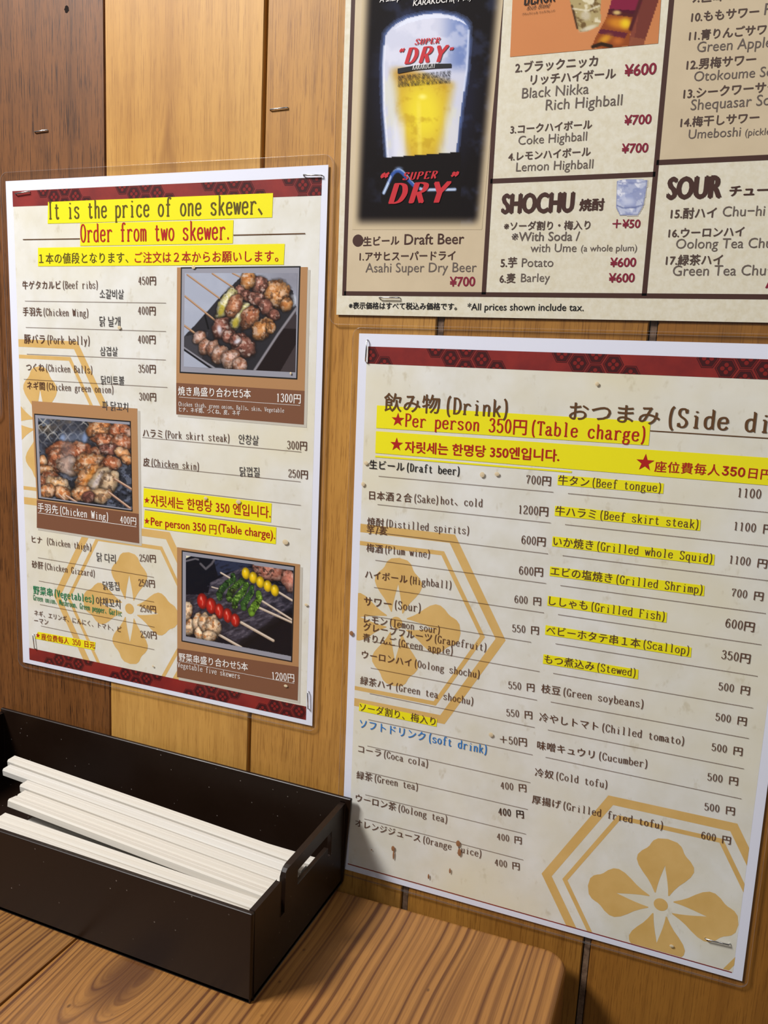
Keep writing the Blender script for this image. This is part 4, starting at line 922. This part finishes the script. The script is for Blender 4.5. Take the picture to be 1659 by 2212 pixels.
# draught beer on black, soft edged
qb = [(787,-120),(1098,-120),(1041,496),(761,496)]
p = Pic(Q, 'P', qb, 0.42, (23,18,18)); X, Y = p.X, p.Y
g = np.clip((X-qb[3][0]-(qb[0][0]-qb[3][0])*(496-Y)/616)/((qb[2][0]+(qb[1][0]-qb[2][0])*(496-Y)/616)-(qb[3][0]+(qb[0][0]-qb[3][0])*(496-Y)/616)), 0, 1)
gx, gy = (X-800)*6.3808, Y*6.3808      # picture units of the glass survey
p.mix(0.36*(1-sst(0.55, 1.2, np.sqrt(((gx-770)/760)**2+((gy-1250)/1250)**2))), (54,66,120))
p.mix(0.30*sst(.5,.75,fbm(gx, gy, 240))*sst(0, .3, g), (74,90,140)*np.ones(3) if False else (74,90,140))
class GP: pass
def gl_poly(pts): return [(800+a/6.3808, b/6.3808) for a, b in pts]
outl = [(212,490),(260,420),(360,330),(520,250),(760,195),(960,188),(1160,215),(1290,280),(1345,350),(1356,420),(1345,700),(1330,960),(1290,1250),(1245,1540),(1215,1800),(1180,2130),(240,2180),(222,1900),(195,1530),(180,1150),(185,850),(196,640)]
halo = p.inside(gl_poly(outl))
cxg, cyg = 770, 1200
for gr in (1.10, 1.06, 1.03): p.mix(0.30*p.inside(gl_poly([(cxg+(a-cxg)*gr, cyg+(b-cyg)*(1+(gr-1)*.5)) for a, b in outl])), (110,136,196))
C0 = p.C.copy()
p.C = np.tile(np.array([206,208,224.]), (len(X), 1))
p.mix(sst(900, 1250, gx)*(1-sst(850, 1050, gy))*.75, (92,116,176)); p.mix(.5*sst(.5,.7,fbm(gx, gy, 200))*(1-sst(900,1000,gy)), (226,226,238))
lq = sst(940, 1090, gy+60*np.sin(gx/260)-0.10*gx+40); wl = 290+0.10*(gy-1000)+0.00005*(gy-1000)**2; wr = 1250-0.19*(gy-1000)
xm = sst(wl-70, wl+130, gx)*(1-sst(wr-190, wr+30, gx)); p.mix(lq*xm*.97, (208,170,52)); p.mix(lq*xm*(1-sst(1000,1250,gy))*.7, (176,124,66))
p.mix(lq*xm*.9*(1-sst(.2,1.1,p.er(800+730/6.3808,1560/6.3808,64,100))), (240,222,56)); p.mix(.9*(1-sst(0,1.2,p.er(800+720/6.3808,1335/6.3808,12,8))), (250,240,130))
p.mix(lq*.5*sst(.55,.75,fbm(gx, gy, 150))*xm, (188,148,36)); p.mix(lq*(1-xm)*.5*sst(.45,.7,fbm(gx*2, gy*.5, 160)), (224,222,190))
p.mix(sst(1500,1800,gy)*.55*(1-sst(40,120,np.abs(gx-400))), (236,236,244)); p.mix(sst(1500,1800,gy)*.45*(1-sst(40,130,np.abs(gx-1120))), (226,224,214))
p.mix(.5*sst(1300,1500,gy)*(1-sst(10,50,np.abs(gx-640-0.02*gy)))*xm, (244,226,96))
rim = gl_poly([(500,262),(760,205),(960,198),(1150,225),(1280,290),(1340,355),(1250,300),(1080,255),(900,248),(720,270),(520,320),(300,420),(230,480)]); p.poly(rim, (226,230,244), .9)
C1 = p.C; p.C = C0*(1-halo[:, None])+C1*halo[:, None]
p.line(gl_poly([(196,640),(182,900),(190,1500),(222,1900),(240,2180)]), 1.6, (236,238,248), 1.6, .8); p.line(gl_poly([(1356,420),(1345,700),(1330,960),(1290,1250)]), 1.4, (214,222,244), 1.4, .8)
bt = gl_poly([(150,2176),(1250,2092),(1250,3200),(150,3200)]); p.poly(bt, (24,19,18))
sw = [(829,417),(836,402),(845,381),(853,370),(861,366.5),(869,370),(878,380),(888,393),(898,403),(910,408.5),(925,410.3),(950,410),(983,409)]
p.line(sw, 4.2, (170,196,236), 1.0, .9); p.line([(841,392),(848,376),(856,370),(862,369.5),(870,375),(880,387),(893,401),(902,406)], 4.0, (52,84,160), 1.2, .95); p.line([(829,417),(836,402),(845,381)], .8, (210,224,244), .6); p.line(sw[9:], .8, (210,214,226), .6)
p.mix(.6*(1-sst(.1,1.1,p.er(862,364,12,6))), (140,170,220))
ed = np.minimum(sst(0.0, .085, g), 1-sst(.915, 1.0, g))*(1-sst(464, 494, Y)); tanc = np.array([204,186,153.]); p.C = tanc*(1-ed[:, None])+p.C*ed[:, None]
p.done(4, label='tall glass of beer on a black ground')
# highball and bottle on orange
p = Pic(Q, 'P4', [(112,-700),(1648,-700),(1572,445),(56,584)], 0.42, (204,134,84))
p.mix(sst(900, 1600, p.X)*.25, (176,104,62)); p.mix(.3*(fbm(p.X, p.Y, 400)-.3), (214,146,92))
p.poly([(1430,0-700),(1660,-700),(1580,0),(1420,470),(1260,480),(1300,300)], (116,58,48)); p.mix(p.inside([(1420,-700),(1500,-700),(1330,400),(1270,480)])*.5, (150,80,60)); p.poly([(1290,380),(1440,400),(1420,480),(1270,490)], (146,84,58), .8)
gls = [(560,-700),(1010,-700),(985,0),(985,230),(960,270),(850,320),(775,330),(740,290),(680,60)]
p.poly(gls, (176,158,110)); gm = p.inside(gls); p.mix(gm*sst(.5,.62,fbm(p.X, p.Y, 90)), (112,88,52)); p.mix(gm*sst(.55,.7,fbm(p.X+300, p.Y, 70)), (222,212,180)); p.ell(830,160,60,60,20,(208,198,176),.6,.7); p.ell(860,290,110,28,-20,(222,214,190),.6,.8); p.line([(690,60),(745,290)], 8, (80,56,36), 6); p.line([(700,90),(850,110),(970,60)], 8, (230,222,196), 5, .7)
bo = [(1160,-700),(1520,-700),(1400,40),(1330,200),(1290,330),(1270,470),(1040,500),(900,490),(910,430),(960,330),(1030,210),(1080,60),(1110,-60)]
p.poly(bo, (146,74,34)); bm_ = p.inside(bo)
p.mix(bm_*p.inside([(1080,-700),(1560,-700),(1560,20),(1350,150),(1060,100)]), (130,36,62)); p.mix(bm_*p.inside([(1040,90),(1370,110),(1340,180),(1060,150)])*.8, (66,24,34)); p.ell(1150,130,50,28,0,(236,210,130),.7,.8)
p.ell(1170,240,150,70,10,(214,140,40),.8,.9); p.ell(1240,240,70,70,0,(240,206,40),.9,.9); p.mix(bm_*p.inside([(940,290),(1260,340),(1230,395),(950,340)])*.9, (96,34,52)); p.ell(1030,400,90,50,-30,(226,166,44),.9,.8); p.ell(1160,420,70,50,0,(206,116,50),.9,.7)
p.line([(905,480),(990,450),(1090,475)], 26, (52,34,20), 6); p.line([(1290,300),(1400,-20)], 18, (84,36,38), 10); p.done(4, label='highball glass beside a whisky bottle on orange')
# rocks glass
p = Pic(Q, 'P6', [(80,62),(430,62),(400,468),(70,475)], 0.40, (0,0,0)); pap = np.array([222,214,190.]); p.C[:] = pap
gls = [(106,100),(140,82),(250,70),(370,78),(416,92),(405,200),(375,350),(350,400),(318,448),(140,450),(100,370),(98,300)]
gm = p.inside(gls); p.mix(gm, (190,196,216)); p.mix(gm*sst(.48,.6,fbm(p.X, p.Y, 70)), (152,160,194)); p.mix(gm*sst(.6,.7,fbm(p.X+50, p.Y+20, 60)), (224,226,236))
p.poly([(160,180),(250,90),(300,150),(360,190),(270,230),(150,220)], (140,150,188), .6); p.poly([(130,270),(200,220),(270,250),(300,350),(150,350)], (158,168,204), .6); p.ell(220,310,80,50,0,(212,216,232),.8,.7)
p.line([(106,100),(98,300),(104,370),(140,450),(318,448),(350,400),(378,345),(405,200),(416,92)], 3, (110,118,160), 4, .8); p.line([(108,108),(180,122),(330,122),(414,100)], 3, (120,128,168), 3, .7); p.line([(106,100),(180,80),(320,76),(414,92)], 3, (150,156,186), 3, .8); p.line([(108,350),(170,378),(300,372),(372,345)], 5, (96,106,150), 4, .8)
p.done(4, name='printed_drawing', label='rocks glass with ice', keep=p.inside([(100,95),(180,76),(320,72),(420,88),(409,202),(379,350),(352,404),(320,452),(136,454),(95,372),(93,300)]))
Q.film((3.5, 3.5, 5.0, 5.0), 4.0)
# neighbouring laminated menu, only its corner shows at the left
N = Sheet('laminated_menu', (-230, 128), 0.0, 210, 262, 'laminated sheet at the far left edge, only its rounded clear corner showing', M['white_paper'])
N.poly('cream_background', [(5, -5), (205, -5), (205, -257), (5, -257)], 1, M['cream']); N.film((5, 11.5, 7.5, 5), 6.0)

# ================================================================== staples
def staple(name_lbl, c, a, b, lift=1.1, col_=None, base=-1.6):
    (x0, z0), (x1, z1) = on_wall(*px(c, a), base), on_wall(*px(c, b), base)
    A, B_ = Vector((x0, base-lift*0.4, z0)), Vector((x1, base-lift*0.4, z1)); ax = (B_-A).normalized(); pts = [Vector((A.x, 1.0, A.z)), A-Vector((0, -0.5, 0)), A+ax*0.5-Vector((0, 0.25, 0)), B_-ax*0.5-Vector((0, 0.25, 0)), B_-Vector((0, -0.5, 0)), Vector((B_.x, 1.0, B_.z))]
    V, Fs = [], []; n = 8; r = 0.33
    side = ax.cross(Vector((0, 1, 0)))
    for i, P_ in enumerate(pts):
        d = (pts[min(i+1, 5)]-pts[max(i-1, 0)]).normalized(); e1 = side; e2 = d.cross(e1).normalized()
        for k in range(n):
            t = 2*math.pi*k/n; V.append(P_+e1*(r*1.15*math.cos(t))+e2*(r*0.8*math.sin(t)))
    for i in range(5):
        for k in range(n): Fs.append((i*n+k, i*n+(k+1) % n, (i+1)*n+(k+1) % n, (i+1)*n+k))
    Fs += [tuple(range(n))[::-1], tuple(range(5*n, 6*n))]
    solo('staple', [tuple(v) for v in V], Fs, M['steel'], ((x0+x1)/2, base, (z0+z1)/2), name_lbl, 'staple', 'wire staples in the wall', smooth=True)
staple('bare steel staple in the dark brown board', 'P', (75,285.5), (104,281.5), base=-0.1)
staple('bare steel staple in the honey board left of the poster', 'P', (583,237.5), (623,233), base=-0.1)
staple('steel staple in the top right corner of the skewer menu', 'A', (1509,88), (1606,91))
staple('steel staple on the red band, top left of the skewer menu', 'A', (76,182), (147,171))
staple('upright steel staple in the bottom left corner of the skewer menu', 'B', (167,945), (176,1018))
staple('upright steel staple in the bottom right corner of the skewer menu', 'B', (1534,1230), (1536,1318))
staple('upright steel staple in the top left corner of the drinks and side dish menu', 'F', (171,108), (161,262))
staple('steel staple over the flower, bottom right of the drinks and side dish menu', 'K', (1226,1043), (1397,1083))
staple('steel staple under the beer panel at the bottom of the poster', 'D', (227,698), (330,699))
staple('dark upright staple in the bottom left of the drinks menu beside the box', 'J', (96,300), (86,422))

# ================================================================== pine counter
TZ = -382.0
ctop = Thing('counter_top', (150, -200, TZ-30), 'knotty pine counter top with a rounded corner below the menus', 'counter')
e0 = on_level(880, 1962, TZ); e1 = on_level(1165, 2042, TZ); sl = (e1[1]-e0[1])/(e1[0]-e0[0])
def yb_(x): return min(-1.5, e1[1]+sl*(x-e1[0]))
XR = 365.0; r = 12.0
ks = [('pine_left', -330, 136.8, 0), ('pine_right', 136.8, XR, 0)]
s0 = on_level(154, 2032, TZ); kn = on_level(262, 2100, TZ)
MP = {'pine_left': pine_mat('pine_left', 60, -320, 10, 0, 2.0, 0.93), 'pine_right': pine_mat('pine_right', kn[0]+4, kn[1]+2, 22, 0, 5.0, 1.0, 0.8)}
for nm, a, b_, _ in ks:
    if nm == 'pine_right':
        cy = yb_(XR-r)-r; cx = XR-r
        poly = [(a, -420), (XR+3, -420)]+[(cx+r*math.cos(math.radians(t)), cy+r*math.sin(math.radians(t))) for t in range(0, 91, 9)]+[(a, yb_(a))]
    else: poly = [(a, -420), (b_, -420), (b_, yb_(b_)), (a, yb_(a))]
    V, Fs = prism(poly, lambda x, y, d: (x, y, d), TZ-30, TZ)
    ctop.part('board', V, Fs, MP[nm], bevel=2.6 if nm == 'pine_right' else 0.3, seg=4)
LEG = flat('leg_wood', lin(140,98,58), 0.5)
for lx in (-290, 325):
    for ly in (-390, -60):
        V, Fs = box_vf(lx-22, lx+22, ly-22, ly+22, -ZT/MM, TZ-30); ctop.part('leg', V, Fs, LEG, bevel=2)

# ================================================================== chopstick box
pm = NT('brown_plastic', 0.34, 0.32); co = pm.n('ShaderNodeNewGeometry').outputs['Position']
vor = pm.n('ShaderNodeTexVoronoi', i_Vector=pm.mapping(co, scale=(170,170,170))); vor.inputs['Scale'].default_value = 1.0
dust = pm.math('MULTIPLY', pm.ramp(vor.outputs['Distance'], [(0.035, 0.6), (0.075, 0.0)]), pm.ramp(pm.noise(co, 60.0, 2), [(0.42, 0.0), (0.56, 1.0)]))
sm_ = pm.noise(co, 30.0, 4, 0.6)
pm.col(pm.mix(dust, pm.mix(sm_, lin(23,13,7), lin(31,18,10)), lin(150,140,130))); pm.put(pm.b.inputs['Roughness'], pm.math('ADD', pm.math('MULTIPLY', sm_, 0.25), 0.24)); PL = pm.m
X0, X1, YF, YB = -13.0, 237.0, -104.5, -3.6; ZF, ZK = -336.6, -330.2
bx = Thing('chopstick_box', (112, -54, TZ), 'dark brown plastic box full of pale wooden chopsticks standing on the counter', 'box')
V, Fs = box_vf(X0, X1, YF, YB, TZ, TZ+2.5); bx.part('base', V, Fs, PL, bevel=0.4)
V, Fs = box_vf(X0, X1, YF, YF+2.6, TZ, ZF); bx.part('side_wall', V, Fs, PL, bevel=0.7, seg=3)
V, Fs = box_vf(X0, X1+3.6, YB-2.4, YB, TZ, ZK); V = [(x if x < X1 or z > TZ+1 else X1+0.6, y, z) for x, y, z in V]; bx.part('side_wall', V, Fs, PL, bevel=0.7, seg=3)
hump = [(-74.2, TZ), (-74.2, -337.2), (-73.2, -335.0), (-71.4, -333.8), (-69, -333.2), (YB-2.4, -332.9), (YB-2.4, TZ)]
endp = [(YF+2.6, TZ), (YF+2.6, ZF), (-78.0, ZF), (-78.0, -355.0), (-74.4, -355.0)]+hump[1:]
hole = [(-60.5, -348.6), (-60.5, -341.2), (-22.0, -341.6), (-22.0, -355.5), (-25.5, -355.5), (-25.5, -349.2)]
V, Fs = prism(endp, lambda a, b, d: (d, a, b), X1-2.6, X1, [hole]); bx.part('end_wall', V, Fs, PL, bevel=0.35, seg=2, label='end wall with a slotted handle opening')
V, Fs = prism(endp, lambda a, b, d: (d, a, b), X0+2.6, X0, [hole]); bx.part('end_wall', V, Fs, PL, bevel=0.35, seg=2, label='end wall with a slotted handle opening')

# ================================================================== chopsticks
wm = NT('white_wood', 0.62, 0.25); oc = wm.coord('Object'); rnd = wm.n('ShaderNodeObjectInfo').outputs['Random']
gv = wm.mapping(oc, scale=(8, 700, 700)); cmb = wm.n('ShaderNodeVectorMath', operation='ADD', i_0=gv, i_1=wm.n('ShaderNodeCombineXYZ', i_0=wm.math('MULTIPLY', rnd, 37.0), i_1=0.0, i_2=0.0).outputs[0]).outputs[0]
gr_ = wm.noise(cmb, 1.0, 3, 0.6)
wc = wm.mix(gr_, lin(208,206,200), lin(188,180,166)); wc = wm.mix(wm.math('MULTIPLY', rnd, 0.35), wc, lin(200,190,172))
wm.col(wc); wm.bump(gr_, 0.08, 0.0004)
def stick_mesh(Ls, w=6.95, t=4.7):
    c = 1.3; prof = [(-w/2, -t/2+0.5), (-w/2+0.5, -t/2), (w/2-0.5, -t/2), (w/2, -t/2+0.5), (w/2, t/2-c), (w/2-c, t/2), (0.2, t/2), (0.0, t/2-0.2), (-0.2, t/2), (-w/2+0.8, t/2), (-w/2, t/2-0.9)]
    V, Fs = prism(prof, lambda a, b, d: (d*MM, a*MM, b*MM), -Ls/2, Ls/2); return mkmesh('chopstick', V, Fs, wm.m)
random.seed(4); SM = stick_mesh(203)
def put(p0, p1, z0, z1, roll, label, group='wooden chopsticks in the box', me=None):
    o = bpy.data.objects.new('chopstick_pair', me or SM); COL.objects.link(o)
    a, b_ = Vector((p0[0], p0[1], z0)), Vector((p1[0], p1[1], z1)); d = (b_-a).normalized(); mid = (a+b_)/2
    o.location = W3(*mid)
    q = Vector((1, 0, 0)).rotation_difference(d); o.rotation_mode = 'QUATERNION'
    from mathutils import Quaternion
    o.rotation_quaternion = q @ Quaternion((1, 0, 0), roll)
    if abs((b_-a).length-203) > 1: o.scale = ((b_-a).length/203, 1, 1)
    o['label'] = label; o['category'] = 'chopsticks'; o['group'] = group
TOP = [((29,-37.6),(232,-51.2),-343.0,-343.2,0.10,'pale chopstick pair lying nearest the back wall of the box'),
       ((34,-45.9),(232,-58.8),-343.9,-344.0,0.10,'second chopstick pair from the back wall of the box'),
       ((56,-54.6),(232,-66.0),-344.4,-344.6,0.08,'third chopstick pair from the back, its left end set in'),
       ((62,-62.6),(232,-73.0),-345.2,-345.4,0.05,'fourth chopstick pair from the back of the box'),
       ((63,-70.3),(232,-80.0),-344.3,-345.0,-0.10,'fifth chopstick pair, beside the long dark gap'),
       ((67,-81.6),(232,-86.9),-347.9,-346.6,0.05,'sixth chopstick pair, in front of the long dark gap'),
       ((62,-89.0),(231.5,-93.0),-347.4,-348.2,-0.06,'seventh chopstick pair, next to the frontmost one'),
       ((30,-96.6),(229,-97.8),-347.0,-350.2,0.12,'frontmost chopstick pair along the front wall of the box')]
for p0, p1, z0, z1, ro, lb in TOP: put(p0, p1, z0, z1, ro, lb)
zz = -355.0; k = 0
while zz > TZ+4.6:
    for j in range(8):
        y = -96.4+j*9.0+random.uniform(-.25, .25); xs = random.uniform(-1.5, 1.5)+74
        put((xs, y), (xs+158, y-random.uniform(-.3, .3)), zz, zz, 0.0, 'pale chopstick pair buried below the top layer in the box', 'buried chopsticks in the box')
    zz -= 5.0; k += 1
